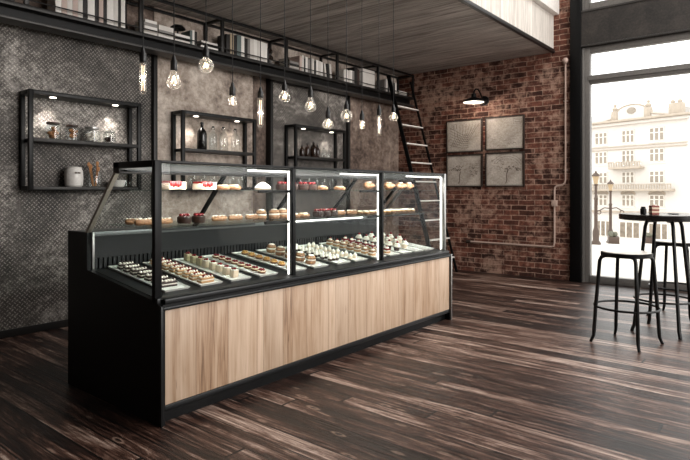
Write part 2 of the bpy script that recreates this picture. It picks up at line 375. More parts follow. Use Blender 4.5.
# tread-plate wall panels in steel frames
def tread(x0, x1, top, label):
    r = thing('metal_wall_panel', label, 'wall panel', (x0, 2.76, 0), group=None)
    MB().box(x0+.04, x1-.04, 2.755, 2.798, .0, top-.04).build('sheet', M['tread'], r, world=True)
    fr = MB(); fr.box(x0, x0+.045, 2.70, 2.798, 0, top, .004); fr.box(x1-.045, x1, 2.70, 2.798, 0, top, .004); fr.box(x0+.045, x1-.045, 2.71, 2.798, top-.045, top, .004)
    fr.build('frame', M['steel'], r, world=True)
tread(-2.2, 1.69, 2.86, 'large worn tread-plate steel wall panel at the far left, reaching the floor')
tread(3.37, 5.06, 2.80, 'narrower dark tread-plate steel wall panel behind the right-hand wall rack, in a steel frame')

# long steel book shelf under the ceiling
r = thing('wall_bookshelf', 'long black steel bookshelf running high along the back wall under the ceiling', 'shelf', (0, 2.6, 2.75))
MB().box(-4.1, 6.5, YS, 2.78, 2.868, 2.905, .004).build('shelf_board', M['steel'], r, world=True)
b = MB(); b.box(-4.1, 6.5, YS-.005, 2.62, 2.75, 2.772, .003); b.build('beam_flange', M['greysteel'], r, world=True)  # lit edge put into the colour, greyer than the web
MB().box(-4.1, 6.5, 2.53, 2.56, 2.772, 2.867).build('beam_web', M['black'], r, world=True)  # shade of the recess put into the black colour
MB().box(-4.1, 6.5, YS, YS+.03, 3.27, 3.30, .003).build('top_rail', M['blackm'], r, world=True)
MB().box(-4.1, 6.5, 2.75, 2.778, 3.27, 3.30, .003).build('top_rail', M['blackm'], r, world=True)
MB().tube([(-4.1, YS+.008, 2.95), (6.5, YS+.008, 2.95)], .007, 8).build('guard_rail', M['steel'], r, world=True)
for x in (-2.84, -1.81, -.775, .26, 1.295+.045, 2.37, 3.41, 4.44, 5.45, 6.48):
    MB().box(x-.02, x+.02, YS, YS+.03, 2.905, 3.27, .003).build('post', M['steel'], r, world=True)
    MB().box(x-.02, x+.02, 2.75, 2.778, 2.905, 3.27, .003).build('post', M['steel'], r, world=True)
    MB().box(x-.015, x+.015, YS+.03, 2.75, 3.27, 3.30).build('cross_bar', M['steel'], r, world=True)

# three open steel racks with spotlights
def rack(x0, x1, label, ztop, zbot=1.305, zmid=1.752):
    y0, y1 = 2.535, 2.75; t = .038
    r = thing('wall_rack', label, 'rack', (x0, y1, zbot), group='steel wall racks')
    def P(n, *a, m='blackm', bev=.003): MB().box(*a, bev).build(n, M[m], r, world=True)
    for x in (x0, x1-t):
        P('upright', x, x+t, y0, y0+t, zbot, ztop); P('upright', x, x+t, y1-t, y1, zbot, ztop)
        P('side_bar', x, x+t, y0+t, y1-t, ztop-t, ztop); P('side_bar', x, x+t, y0+t, y1-t, zbot, zbot+t); 
    P('top_bar', x0+t, x1-t, y0, y1, ztop-t, ztop)
    P('shelf', x0+t, x1-t, y0, y1, zmid-.014, zmid+.02, m='steel'); P('shelf', x0+t, x1-t, y0, y1, zbot, zbot+.03, m='steel')
    for x in (x0+.24, x1-.24):
        p = MB().lathe([(.028,-.006),(.028,0)], (x, 2.62, ztop-t)).build('spotlight', M['puck'], r, world=True)
        l = bpy.data.lights.new('rack_spotlight', 'SPOT'); l.energy = 15 if x0 < 1 else 8; l.spot_size = math.radians(84); l.spot_blend = .8; l.shadow_soft_size = .03; l.color = (1,.94,.86)
        lo = bpy.data.objects.new('rack_spotlight', l); C.objects.link(lo); lo.parent = r; lo.location = (x-x0, 2.63-y1, ztop-t-.02-zbot)
        lo.rotation_euler = (math.radians(14), 0, 0)
rack(.315, 1.40, 'black steel wall rack at the far left holding four glass jars and a white canister', 2.20)
rack(1.89, 2.97, 'black steel wall rack in the middle, on plaster, holding tall bottles', 2.19)
rack(3.67, 4.75, 'black steel wall rack at the right, on tread plate, holding small dark bottles', 2.20)

# ladder leaning on the book shelf
r = thing('library_ladder', 'tall dark steel ladder with pale rungs leaning against the high bookshelf', 'ladder', (6.0, 1.6, 0))
def ly(z): return 1.53+.2765*z
for x, hw in ((5.665,.032), (6.32,.016)):
    MB().prism([(ly(0)-hw, 0), (ly(0)+hw, 0), (ly(3.15)+hw, 3.15), (ly(3.15)-hw, 3.15)], 0, x-.013, x+.013).build('side_rail', M['black'], r, world=True)
for k in range(9):
    z = .235+.302*k
    MB().box(5.679, 6.306, ly(z)-.04, ly(z)+.04, z-.010, z+.010, .003).build('rung', M['white'], r, world=True)

# wall lamp over the pictures
r = thing('wall_lamp', 'small black gooseneck wall lamp with enamel shade above the four pictures', 'lamp', (XB, 1.154, 2.73))
MB().tube([(XB, 1.154, 2.73), (XB-.035, 1.154, 2.73)], .075, 20).build('wall_mount', M['black'], r, world=True)
MB().tube([(XB-.03,1.154,2.73),(XB-.10,1.154,2.75),(XB-.16,1.154,2.82),(XB-.24,1.154,2.875),(XB-.33,1.154,2.87),(XB-.385,1.154,2.83),(XB-.40,1.154,2.77)], .012, 10).build('arm', M['black'], r, world=True)
c = (XB-.40, 1.154, 2.66)
MB().lathe([(.155,0),(.16,.004),(.135,.035),(.06,.065),(.04,.075),(.035,.125),(.02,.135)], c, 32).build('shade', M['black'], r, world=True)
MB().lathe([(.158,-.006),(.158,.003)], c, 32).build('shade_lining', M['white'], r, world=True)
MB().lathe([(.0,-.022),(.02,-.019),(.032,-.008),(.03,-.002)], c, 16).build('bulb', M['puck'], r, world=True)
l = bpy.data.lights.new('wall_lamp_light', 'POINT'); l.energy = 9; l.shadow_soft_size = .03; l.color = (1,.88,.76)
lo = bpy.data.objects.new('wall_lamp_light', l); C.objects.link(lo); lo.parent = r; lo.location = (-.40, 0, -.135)

# four framed pictures
def stroke(mb, pts, wd=.0025):
    for (y0,z0),(y1,z1) in zip(pts, pts[1:]):
        d = Vector((y1-y0, z1-z0)); 
        if d.length < 1e-5: continue
        n = Vector((-d.y, d.x)).normalized()*wd
        x = XB-.0205
        a = [(y0+n.x, z0+n.y), (y1+n.x, z1+n.y), (y1-n.x, z1-n.y), (y0-n.x, z0-n.y)]
        mb.loft([[(x,p[0],p[1]) for p in a], [(x+.001,p[0],p[1]) for p in a]])
def picture(ya, yb, z0, z1, label, kind):
    r = thing('framed_picture', label, 'picture', (XB, (ya+yb)/2, z0), group='framed prints on the brick wall')
    f = MB(); t = .02
    f.box(XB-.035, XB-.002, ya, ya+t, z0, z1, .002); f.box(XB-.035, XB-.002, yb-t, yb, z0, z1, .002); f.box(XB-.035, XB-.002, ya+t, yb-t, z0, z0+t, .002); f.box(XB-.035, XB-.002, ya+t, yb-t, z1-t, z1, .002)
    f.build('frame', M['dframe'], r, world=True)
    MB().box(XB-.0195, XB-.004, ya+t, yb-t, z0+t, z1-t).build('print', M['paper'], r, world=True)
    ik = MB(); W = yb-ya; H = z1-z0; rn = random.Random(kind*5+1)
    P = lambda u, v: (yb-u*W, z0+v*H)          # u runs left to right as seen from the room
    stroke(ik, [P(.05,.06),P(.95,.06),P(.95,.95),P(.05,.95),P(.05,.06)], .0016)
    if kind == 0:
        for k in range(9): stroke(ik, [P(.12+.06*k,.15+.02*k), P(.25+.07*k,.45+.03*k), P(.2+.09*k,.85)], .0022)
        for k in range(7): stroke(ik, [P(.1,.78-.09*k), P(.45,.55-.07*k), P(.62,.50-.06*k)], .0022)
        stroke(ik, [P(.1,.88),P(.28,.88),P(.28,.74),P(.1,.74),P(.1,.88)], .002)
        for k in range(3): stroke(ik, [P(.13,.85-.035*k),P(.25,.85-.035*k)], .002)
    elif kind == 1:
        stroke(ik, [P(.72,.9),P(.93,.9),P(.93,.76),P(.72,.76),P(.72,.9)], .0016)
        for k in range(2): stroke(ik, [P(.75,.86-.05*k),P(.9,.86-.05*k)], .0022)
        for k in range(14):
            u, v = rn.uniform(.1,.85), rn.uniform(.12,.35); stroke(ik, [P(u,v),P(u+.06,v+rn.uniform(-.04,.04)),P(u+.1,v)], .0014)
    else:
        trunks = [(.38,.10)] if kind == 2 else [(.56,.10)]
        for (u,v) in trunks: stroke(ik, [P(u-.03,v),P(u,v+.1),P(u-.01,v+.25),P(u+.02,v+.36)], .006)
        cx_, cy_ = (.30,.50) if kind == 2 else (.70,.45)
        for k in range(46):
            a = rn.uniform(0, PI); q = rn.uniform(.10,.22) if kind == 3 else rn.uniform(.02,.24)
            u, v = cx_+q*math.cos(a), cy_+q*.7*math.sin(a); stroke(ik, [P(u,v),P(u+rn.uniform(-.03,.03),v+rn.uniform(-.03,.03)),P(u+rn.uniform(-.03,.03),v)], .003)
        for k in range(30):
            u, v = (rn.uniform(.62,.85), rn.uniform(.3,.72)) if kind == 2 else (rn.uniform(.12,.45), rn.uniform(.5,.8)); stroke(ik, [P(u,v),P(u+.03,v+rn.uniform(-.05,.05)),P(u+.05,v)], .0022 if kind == 2 else .0014)
        if kind == 3:
            for q in (.34,.40,.46): stroke(ik, [P(.55+q*math.cos(t_*PI/14), .45+q*math.sin(t_*PI/14)*1.05) for t_ in range(2,12)], .0016)
    ik.build('drawing', M['ink'], r, world=True)
picture(1.188, 1.832, 1.925, 2.455, 'framed aged street map with crossing lines, upper left of the four prints', 0)
picture(.503, 1.137, 1.935, 2.458, 'framed pale nearly blank print with title box, upper right of the four', 1)
picture(1.188, 1.832, 1.362, 1.89, 'framed aged print with blotchy tree drawing, lower left of the four', 2)
picture(.503, 1.137, 1.362, 1.90, 'framed aged print with single arching tree, lower right of the four', 3)

# surface conduit on the bricks
r = thing('wall_conduit', 'thin pale pink conduit pipe bending down the brick wall beside the window', 'pipe', (XB, .05, .47))
x = XB-.022
MB().tube([(x,-.103,3.165),(x,-.103,1.46),(x,-.09,1.41),(x,-.06,1.385),(x,.02,1.37),(x,.045,1.35),(x,.054,1.31),(x,.054,.54),(x,.065,.49),(x,.10,.475),(x,1.40,.479)], .014, 8).build('pipe', M['pipe'], r, world=True)
MB().ball((x,-.103,3.18), .045).build('junction_cap', M['pipe'], r, world=True)
MB().box(XB-.045, XB, .015, .095, 1.07, 1.16, .006).build('junction_box', M['pipe'], r, world=True)
MB().tube([(x,1.39,.479),(x,1.46,.479)], [.02,.028], 12).build('end_cap', M['dframe'], r, world=True)
for z in (2.6, 2.0, 1.6): MB().box(XB-.012, XB-.001, -.135, -.071, z-.012, z+.012, .002).build('clip', M['pipe'], r, world=True)

# ================================================================ the pastry counter
L_ = 3.30
ct = thing('pastry_display_counter', 'long black refrigerated pastry counter with light oak front and three glass display bays', 'display counter', (0,0,0))
prof = [(0,.0),(1.10,0),(1.10,1.03),(.835,1.03),(.835,.79),(.06,.685),(.0,.662)]
MB().prism(prof, 0, .0, .03).build('end_panel', M['black'], ct)
MB().prism(prof, 0, L_-.03, L_).build('end_panel', M['black'], ct)
for x0, x1, mm in ((-.004,.012,'darkalu'), (L_-.014,L_+.004,'silver')):
    MB().box(x0, x1, -.012, .004, .0, .662, .003).build('corner_strip', M[mm], ct)
MB().box(.03, L_-.03, .05, 1.08, .0, .108).build('toe_kick', M['black'], ct)
MB().box(.03, L_-.03, .0, .05, .075, .108, .004).build('toe_rail', M['darkalu'], ct)
MB().box(.03, L_-.03, .03, 1.08, .108, .66).build('body', M['black'], ct)
cuts = [.03, .765, 1.5, 2.40, L_-.03]
for i in range(4): MB().box(cuts[i]+.0008, cuts[i+1]-.0008, .004, .028, .11, .634, .0015).build('oak_front_panel', M['oak'], ct)
t = MB(); t.box(.012, L_-.012, -.012, .05, .638, .655, .005); t.box(.012, L_-.012, -.004, .05, .655, .668)
t.box(.03, L_-.03, .0, .09, .668, .698, .006)
t.build('front_rail', M['darkalu'], ct)
MB().prism([(-.002,.664),(.05,.664),(.085,.70),(.05,.70)], 0, .03, L_-.03).build('rail_slope', M['greysteel'], ct)
def dz(y): return .698+.13*(y-.12)
MB().prism([(.085,.65),(.085,dz(.085)),(.835,dz(.835)),(.835,.65)], 0, .03, L_-.03).build('deck', M['deck'], ct)
MB().box(.03, L_-.03, .86, 1.10, .10, 1.0, .0).build('rear_body', M['black'], ct)
MB().box(.03, L_-.03, .835, 1.10, 1.0, 1.03, .004).build('rear_ledge', M['ledge'], ct)
MB().box(.03, L_-.03, .838, .86, .86, 1.0).build('inner_panel', M['inner'], ct)
v = MB()
for k in range(100):
    x = .05+k*(L_-.1)/99.5; v.box(x, x+.02, .836, .846, .79, .858)
v.build('vent_grille', M['inner'], ct)
MB().box(.028, .045, .82, .838, .79, 1.03, .003).build('inner_corner_strip', M['silver'], ct)
# posts, headers
posts = [(.0,.045), (1.092,1.122), (2.175,2.205), (3.262,3.30)]
for i, (a, b_) in enumerate(posts):
    MB().box(a, b_, .055, .088, .672, 1.472, .004).build('post', M['black'] if i < 3 else M['silver'], ct)
    MB().box(a+.002, b_-.002, .035, .06, .655, .70, .006).build('post_bracket', M['darkalu'], ct)
    if i in (0,3): MB().box(a, b_, .088, .50, 1.435, 1.472, .003).build('end_header', M['black'] if i == 0 else M['silver'], ct)
    else: MB().box(a+.008, b_-.008, .088, .50, 1.45, 1.472, .003).build('cross_header', M['black'], ct)
MB().box(.045, 3.262, .055, .085, 1.455, 1.472, .003).build('front_header', M['blackm'], ct)
MB().box(.0, L_, .44, .51, 1.405, 1.472, .004).build('rear_header', M['greysteel'], ct)
MB().box(.03, L_-.03, .40, .44, 1.415, 1.425, .002).build('light_channel', M['darkalu'], ct)
MB().box(.01, L_-.01, .085, .44, 1.466, 1.473).build('top_glass', M['shelfglass'], ct, smooth=False)
# sloping rear frame members
for x, mm in ((.0,'support'), (.82,'blackm'), (1.60,'blackm'), (2.36,'blackm'), (3.13,'blackm'), (3.27,'silver')):
    MB().prism([(.475,1.41),(.505,1.41),(.862,1.03),(.832,1.03)], 0, x, x+.026).build('sloping_support', M[mm], ct)
for k in range(3):
    a, b_ = posts[k][1], posts[k+1][0]
    MB().box(a, b_, .066, .072, .70, 1.456).build('front_glass', M['glass'], ct, smooth=False)
    MB().prism([(.488,1.405),(.494,1.405),(.852,1.032),(.846,1.032)], 0, a, b_).build('rear_glass', M['glass'], ct, smooth=False)
    s1 = MB().box(a+.004, b_-.004, .10, .50, 1.298, 1.306).build('upper_shelf', M['shelfglass'], ct, smooth=False)
    s2 = MB().box(a+.004, b_-.004, .10, .66, 1.082, 1.090).build('lower_shelf', M['shelfglass'], ct, smooth=False)
    l0, l1 = ((.72, 1.078), (1.68, 2.162), (2.64, 3.25))[k]
    MB().box(l0, l1, .10, .114, 1.428, 1.440, .003).build('top_led_reflection', M['led'], ct)  # glowing bar shaped like the LED's reflection in the glass
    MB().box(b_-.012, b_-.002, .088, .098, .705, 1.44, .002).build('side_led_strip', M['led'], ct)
    c0, c1 = ((.05, .80), (1.13, 2.0), (2.22, 3.0))[k]
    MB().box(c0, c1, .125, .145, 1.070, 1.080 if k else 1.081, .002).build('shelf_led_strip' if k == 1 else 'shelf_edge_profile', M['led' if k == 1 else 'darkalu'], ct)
    l = bpy.data.lights.new('case_light', 'AREA'); l.shape = 'RECTANGLE'; l.size = b_-a-.1; l.size_y = .03; l.energy = 6.5; l.color = (1,.97,.93)
    lo = bpy.data.objects.new('case_light', l); C.objects.link(lo); lo.parent = ct; lo.location = ((a+b_)/2, .13, 1.425); lo.rotation_euler = (math.radians(35), 0, 0)
    for z, q0 in ((1.285, (.80, 1.92, 2.26)[k]), (1.07, (.86, 2.03, 3.05)[k])):
        if k < 2: MB().box(q0, b_, .085, .105, z, z+.02, .004).build('shelf_dark_bar', M['black'], ct)  # dark bar under the shelf front, right part of the bay
for xx in (.012, 3.282):
    MB().prism([(.088,.705),(.088,1.436),(.478,1.436),(.836,1.035),(.836,.80)], 0, xx, xx+.006).build('end_glass', M['glass'], ct, smooth=False)
# ================================================================ pendant bulbs over the counter
M['cord'] = simple('black_cord', '0d0c0c', .7); M['socket'] = simple('black_socket', '0e0d0d', .4)
def pendant(x, y, z_top, z_sock, z_bot, kind, label):
    r = thing('pendant_bulb', label, 'pendant lamp', (x, y, 3.335), group='bare bulbs hanging over the counter')
    MB().tube([(x,y,z_top-.01),(x,y,3.335)], .0028, 6).build('cord', M['cord'], r, world=True)
    MB().lathe([(.004,z_top-z_sock+.0),(.010,z_top-z_sock-.012),(.014,z_top-z_sock-.03),(.021,z_top-z_sock-.04),(.021,.0),(.019,-.004)][::-1], (x,y,z_sock), 18).build('socket', M['socket'], r, world=True)
    h = z_sock-z_bot
    fil = MB()
    if kind == 'tube':
        R = .019; pr = [(.012,0),(R,-.02),(R,-h+.02),(R*.7,-h+.005),(.0,-h)]
        for s in (-1,1): fil.tube([(x+s*.007,y,z_sock-.02),(x+s*.008,y,z_bot+.025)], .0016, 6)
    elif kind == 'tear':
        R = .044; pr = [(.014,.0),(.018,-.012),(.030,-h*.35),(R,-h*.66),(R*.95,-h*.78),(R*.7,-h*.92),(R*.3,-h*.985),(0,-h)]
    elif kind == 'globe':
        R = h*.46; pr = [(.014,.0),(.017,-h*.12)]+[(R*math.cos(a), -h*.54+R*math.sin(a)) for a in [math.radians(q) for q in range(60,-91,-15)]]
    elif kind == 'flat':
        R = .045; pr = [(.014,.0),(.018,-h*.15),(.038,-h*.42),(R,-h*.6),(R*.9,-h*.76),(.026,-h*.93),(0,-h)]
    else:
        R = .027; pr = [(.014,.0),(.020,-.012),(R,-.022),(R,-h+.008),(R*.8,-h),(0,-h)]
    if kind != 'tube':
        q = .5*h; n = 5 if kind != 'can' else 4
        for k in range(n):
            a = 2*PI*k/n; rr = R*.38
            fil.tube([(x+rr*.5*math.cos(a),y+rr*.5*math.sin(a),z_sock-.35*h),(x+rr*math.cos(a+.5),y+rr*math.sin(a+.5),z_sock-.72*h)], .0011, 5)
    MB().lathe(pr, (x,y,z_sock), 24).build('glass_envelope', M['bulbglass'], r, world=True, ang=80)
    MB().tube([(x,y,z_sock),(x,y,z_sock-.3*h)], .004, 6).build('glass_stem', M['bulbglass'], r, world=True)
    fil.build('filament', M['filament'], r, world=True)
    l = bpy.data.lights.new('bulb_light', 'POINT'); l.energy = .5; l.shadow_soft_size = .008; l.color = (1,.88,.74)
    lo = bpy.data.objects.new('bulb_light', l); C.objects.link(lo); lo.parent = r; lo.location = (0, 0, (z_sock+z_bot)/2-3.335)
PY = .25
for a in [(.045,2.139,2.052,1.859,'tube','long tubular bare bulb hanging furthest left over the glass counter'),
          (.253,2.132,2.04,1.923,'tear','teardrop bare bulb hanging between the leftmost tube bulb and the large globe bulb'),
          (.491,2.248,2.164,2.06,'globe','large round globe bulb hanging highest, third from the left'),
          (.708,2.035,1.947,1.88,'can','short cylindrical bare bulb hanging low over the bottles rack, fourth from the left'),
          (.961,2.04,1.965,1.746,'tube','long tubular bare bulb hanging in front of the brown strip of wall'),
          (1.20,2.124,2.05,1.96,'flat','squat rounded bare bulb sixth from the left, just right of the second long tube bulb'),
          (1.485,2.121,2.035,1.917,'tear','teardrop bare bulb hanging before the dark tread plate'),
          (1.694,1.981,1.891,1.802,'flat','squat rounded bare bulb hanging lowest of all, before the right-hand wall rack'),
          (1.933,2.066,1.99,1.882,'globe','round globe bulb hanging ninth from the left, before the right edge of the tread plate'),
          (2.149,2.007,1.92,1.845,'can','short cylindrical bare bulb, third from the right'),
          (2.405,2.082,1.991,1.799,'tube','long tubular bare bulb second from the right'),
          (2.639,2.119,2.044,1.959,'flat','squat rounded bare bulb furthest right, in front of the ladder')]:
    pendant(a[0], PY, *a[1:])

# ================================================================ things in the racks
M['lid'] = simple('brown_lid', '3a2a22', .5); M['cookie'] = simple('cookies', 'a8764c', .8, var=.35, vs=60, bmp=.4)
M['ceramic'] = simple('white_ceramic', 'dcd8d3', .3); M['darkbottle'] = simple('dark_bottle_glass', '0f0d0c', .15)
M['choc'] = simple('dark_chocolate', '2c1810', .4, var=.3, vs=80); M['cream'] = simple('whipped_cream', 'efe6da', .6, var=.05)
M['brownbottle'] = simple('brown_bottle_glass', '22140d', .15)
def jar(x, y, z, rad, h, label, fill, fh, lidm='lid', rn=1):
    r = thing('storage_jar', label, 'jar', (x, y, z), group='glass jars on the left rack')
    MB().lathe([(rad*.9,0),(rad,.008),(rad,h*.72),(rad*.8,h*.82),(rad*.78,h*.88)], (0,0,0), 22).build('jar_glass', M['jarglass'], r)
    MB().lathe([(rad*.8,h*.86),(rad*.86,h*.87),(rad*.86,h*.97),(rad*.4,h),(0,h)], (0,0,0), 20).build('lid', M[lidm] if lidm in M else lidm, r)
    b = MB(); q = random.Random(rn)
    for k in range(12):
        a = q.uniform(0, 2*PI); d = rad*q.uniform(.1,.55); b.ball((d*math.cos(a), d*math.sin(a), .028+q.uniform(0, fh-.04)), rad*.36, rad*.36, rad*.26, 8)
    b.build('contents', M[fill], r)
zt = 1.7725
jar(.565,2.64,zt,.066,.165,'glass jar of brown cookies, leftmost on the upper shelf of the left rack','cookie',.12, rn=1)
jar(.74,2.64,zt,.062,.155,'glass jar of mixed biscuits, second from left on the left rack','cookie',.12, rn=4)
jar(.93,2.64,zt,.075,.15,'wide glass jar of white sugar lumps with steel lid on the left rack','cream',.09,'silver',3)
jar(1.11,2.64,zt,.062,.13,'small glass jar half filled with dark beans, right of the sugar jar, left rack','choc',.07,'jarglass',9)
r = thing('ceramic_canister', 'rounded white ceramic canister on the lower shelf of the left rack', 'canister', (.755,2.64,1.336))
MB().lathe([(.065,0),(.078,.015),(.083,.08),(.08,.15),(.066,.178),(.062,.18)], (0,0,0), 28).build('pot', M['ceramic'], r)
MB().lathe([(.07,.178),(.07,.186),(.03,.196),(.0,.198)], (0,0,0), 24).build('lid', M['ceramic'], r)
q = MB()
for k, w_ in enumerate((.010,.008,.009,.008)): q.box(-.028+k*.014, -.028+k*.014+w_, -.0855, -.080, .125, .14)
q.build('lettering', M['ink'], r)
r = thing('utensil_jar', 'open glass jar of wooden utensils on the lower shelf of the left rack', 'jar', (.955,2.64,1.336))
MB().lathe([(.06,0),(.075,.01),(.08,.06),(.06,.15),(.057,.152)], (0,0,0), 22).build('jar_glass', M['jarglass'], r)
for k, (dx, dy, h) in enumerate(((-.05,.01,.22),(-.02,.03,.2),(.03,.0,.23),(.05,.02,.18))):
    MB().tube([(dx*.3,dy*.3,.01),(dx,dy,h)], .006, 6).ball((dx,dy,h), .016,.006,.024,8).build('utensil', M['cookie'], r)
tag(MB().lathe([(.045,0),(.06,.006),(.072,.05),(.075,.07),(.068,.07),(.06,.012),(0,.01)], (0,0,0), 24).build('bowl', M['ceramic'], None), 'white bowl behind the glass end of the counter, on the left rack', 'bowl').location = (1.185,2.62,1.336)
tag(MB().lathe([(.035,0),(.040,.006),(.043,.07),(.038,.07),(.033,.01),(0,.008)], (0,0,0), 24).build('drinking_glass', M['jarglass'], None), 'small glass standing on the lower shelf of the left rack, right of the bowl', 'glass').location = (1.312,2.66,1.336)
def bottle(x, y, z, R, h, mt, label, stop=True, group=None, cat='bottle'):
    r = thing('bottle', label, cat, (x, y, z), group=group)
    MB().lathe([(R*.9,0),(R,.008),(R,h*.58),(R*.85,h*.68),(R*.4,h*.78),(R*.26,h*.84),(R*.26,h*.94),(R*.32,h*.95)], (0,0,0), 20).build('bottle_body', M[mt], r)
    if stop:
        MB().lathe([(R*.3,h*.945),(R*.34,h*.96),(R*.3,h),(0,h*1.01)], (0,0,0), 14).tube([(R*.4,0,h*.86),(R*.5,0,h*.92),(R*.2,0,h*.99)], .003, 6).tube([(-R*.4,0,h*.86),(-R*.5,0,h*.92),(-R*.2,0,h*.99)], .003, 6).build('swing_stopper', M['socket'], r)
    return r
bottle(2.225,2.64,zt,.056,.32,'darkbottle','tall opaque black swing-top bottle on the middle rack')
bottle(2.40,2.66,zt,.046,.29,'jarglass','clear glass bottle right beside the black bottle on the middle rack')
bottle(2.53,2.63,zt,.052,.29,'jarglass','wide clear swing-top bottle second from right on the middle rack')
bottle(2.71,2.63,zt,.054,.285,'jarglass','clear swing-top bottle rightmost on the middle rack')
bottle(3.90,2.64,zt,.036,.16,'brownbottle','shortest dark bottle, leftmost on the right rack')
bottle(4.01,2.64,zt,.034,.20,'brownbottle','slim dark bottle second from left on the right rack')
bottle(4.12,2.62,zt,.050,.22,'brownbottle','wide dark swing-top bottle on the right rack')
bottle(4.23,2.65,zt,.034,.19,'brownbottle','slim brown bottle directly right of the wide dark bottle')
bottle(4.36,2.64,zt,.042,.15,'jarglass','clear glass bottle near the right spotlight of the right rack')
bottle(4.47,2.64,zt,.036,.13,'jarglass','small clear bottle rightmost on the right rack')
WB = ['leftmost','second from left','third from left','fourth from left','fifth from left','sixth from left']
for i, x in enumerate((2.10,2.24,2.38,2.52,2.66,2.80)):
    bottle(x,2.64,1.336,.05,.26,'jarglass','clear bottle on the lower shelf of the middle rack, %s' % WB[i],False,'clear bottles behind the counter, middle rack')
for i, x in enumerate((3.85,4.02,4.19,4.36,4.53)):
    bottle(x,2.64,1.336,.055,.24,'jarglass','clear bottle on the lower shelf of the right rack, %s' % WB[i],False,'clear bottles behind the counter, right rack')

# ================================================================ books on the high shelf
cols = dict(offwhite='dad5cf', white='efebe6', grey='8a8683', dark='1f1b1a', beige='a8977f', pink='c9b4ab', teal='64706f', brown='4a3830')
BM = {k: simple('cover_'+k, v, .6, var=.04) for k, v in cols.items()}; M['pages'] = simple('book_pages', 'd8d0c2', .8)
bays = {1:'leftmost bay', 2:'second bay', 3:'third bay', 4:'fourth bay', 5:'fifth bay', 6:'last bay'}
words_ = ['first','second','third','fourth','fifth','sixth','seventh','eighth','ninth','tenth','eleventh','twelfth','thirteenth','fourteenth']
def book(x0, x1, h, col, label, group, tilt=0, depth=.17, z=2.905):
    t_ = x1-x0-.002
    r = thing('book', label, 'book', (x0, 2.50, z), group=group)
    MB().box(0, t_, 0, .006, 0, h, .001).box(0, .003, .006, depth, 0, h).box(t_-.003, t_, .006, depth, 0, h).build('cover', BM[col], r)
    MB().box(.004, t_-.004, .007, depth-.006, .005, h-.005).build('pages', M['pages'], r)
    r.rotation_euler = (0, tilt, 0); return r
def row(bay, x, items, zo=0):
    for i, it in enumerate(items):
        wdt, h, col = it[:3]
        book(x, x+wdt, h, col, '%s upright book from left in the high shelf\'s %s, %s spine' % (words_[i], bays[bay], {'offwhite':'off-white'}.get(col, col)), 'upright books in the '+bays[bay], it[3] if len(it) > 3 else 0)
        x += wdt
def stack(bay, x, wdt, items, nm='flat'):
    z = 2.905
    for i, (th, col, inset) in enumerate(items):
        pos = ['bottom','second from bottom','third from bottom','fourth from bottom','fifth from bottom'][i] if i < len(items)-1 else 'topmost'
        r = thing('book', '%s flat book, %s of the %s stack, high shelf\'s %s' % ({'offwhite':'off-white'}.get(col,col), pos, nm, bays[bay]), 'book', (x+inset, 2.49, z), group='stacked books on the high shelf')
        ww = wdt-inset*1.6
        MB().box(0, ww, 0, .2, 0, .004).box(0, ww, 0, .2, th-.005, th-.001).box(0, ww, 0, .005, .004, th-.005).build('cover', BM[col], r)
        MB().box(.004, ww-.004, .006, .194, .004, th-.005).build('pages', M['pages'], r)
        z += th
row(1, .525, [(.055,.33,'white'),(.05,.34,'pink'),(.05,.33,'offwhite'),(.05,.34,'pink'),(.045,.33,'offwhite'),(.045,.31,'dark'),(.07,.34,'white'),(.04,.34,'dark'),(.045,.33,'pink'),(.035,.33,'dark'),(.07,.34,'white'),(.045,.335,'offwhite'),(.03,.34,'dark'),(.045,.30,'white')])
stack(2, 1.40, .155, [(.052,'offwhite',0),(.045,'white',.005),(.035,'grey',.0),(.03,'white',.012)], 'left')
stack(2, 1.565, .19, [(.05,'white',0),(.04,'grey',.006),(.05,'offwhite',.004)], 'middle')
stack(2, 1.765, .19, [(.035,'offwhite',0),(.03,'dark',.01),(.03,'white',.0)], 'right')
row(2, 1.965, [(.03,.17,'teal'),(.03,.18,'white'),(.035,.17,'dark')])
stack(2, 2.10, .24, [(.035,'white',0),(.025,'dark',.02),(.03,'offwhite',.01)], 'rightmost')
row(3, 2.47, [(.055,.24,'dark'),(.055,.255,'beige'),(.05,.25,'dark'),(.065,.265,'teal'),(.05,.265,'white'),(.05,.25,'dark'),(.04,.255,'grey'),(.06,.26,'offwhite'),(.055,.265,'white'),(.055,.26,'offwhite'),(.055,.26,'white'),(.06,.255,'white'),(.035,.2,'dark')])
stack(4, 3.50, .19, [(.03,'grey',0),(.03,'offwhite',.01),(.025,'dark',0),(.03,'grey',.01),(.04,'brown',.0)], 'only')
row(4, 3.71, [(.045,.22,'pink'),(.04,.235,'offwhite'),(.03,.2,'dark'),(.045,.225,'white'),(.04,.2,'grey'),(.045,.22,'grey'),(.045,.225,'offwhite'),(.04,.2,'dark'),(.05,.22,'white'),(.05,.215,'offwhite'),(.045,.21,'white')])
book(4.235, 4.27, .20, 'offwhite', 'off-white book leaning against the dark book near the right end of the fourth bay', None, -.15)
book(4.29, 4.335, .21, 'dark', 'dark book leaning between two pale books at the right end of the fourth bay', None, -.1)
book(4.345, 4.385, .215, 'offwhite', 'rightmost off-white leaning book beside the post ending the fourth bay', None, -.12)
row(5, 4.65, [(.05,.19,'offwhite'),(.045,.20,'white'),(.055,.195,'offwhite'),(.055,.205,'white'),(.05,.205,'grey'),(.08,.27,'dark'),(.045,.25,'brown')])
r = thing('file_box', 'large square off-white file box on the high bookshelf beside dark books', 'box', (5.105,2.49,2.905))
MB().box(0,.31,0,.22,0,.285,.006).build('box_body', BM['offwhite'], r); MB().box(-.003,.313,-.003,.223,.225,.24,.002).build('lid_edge', BM['grey'], r)
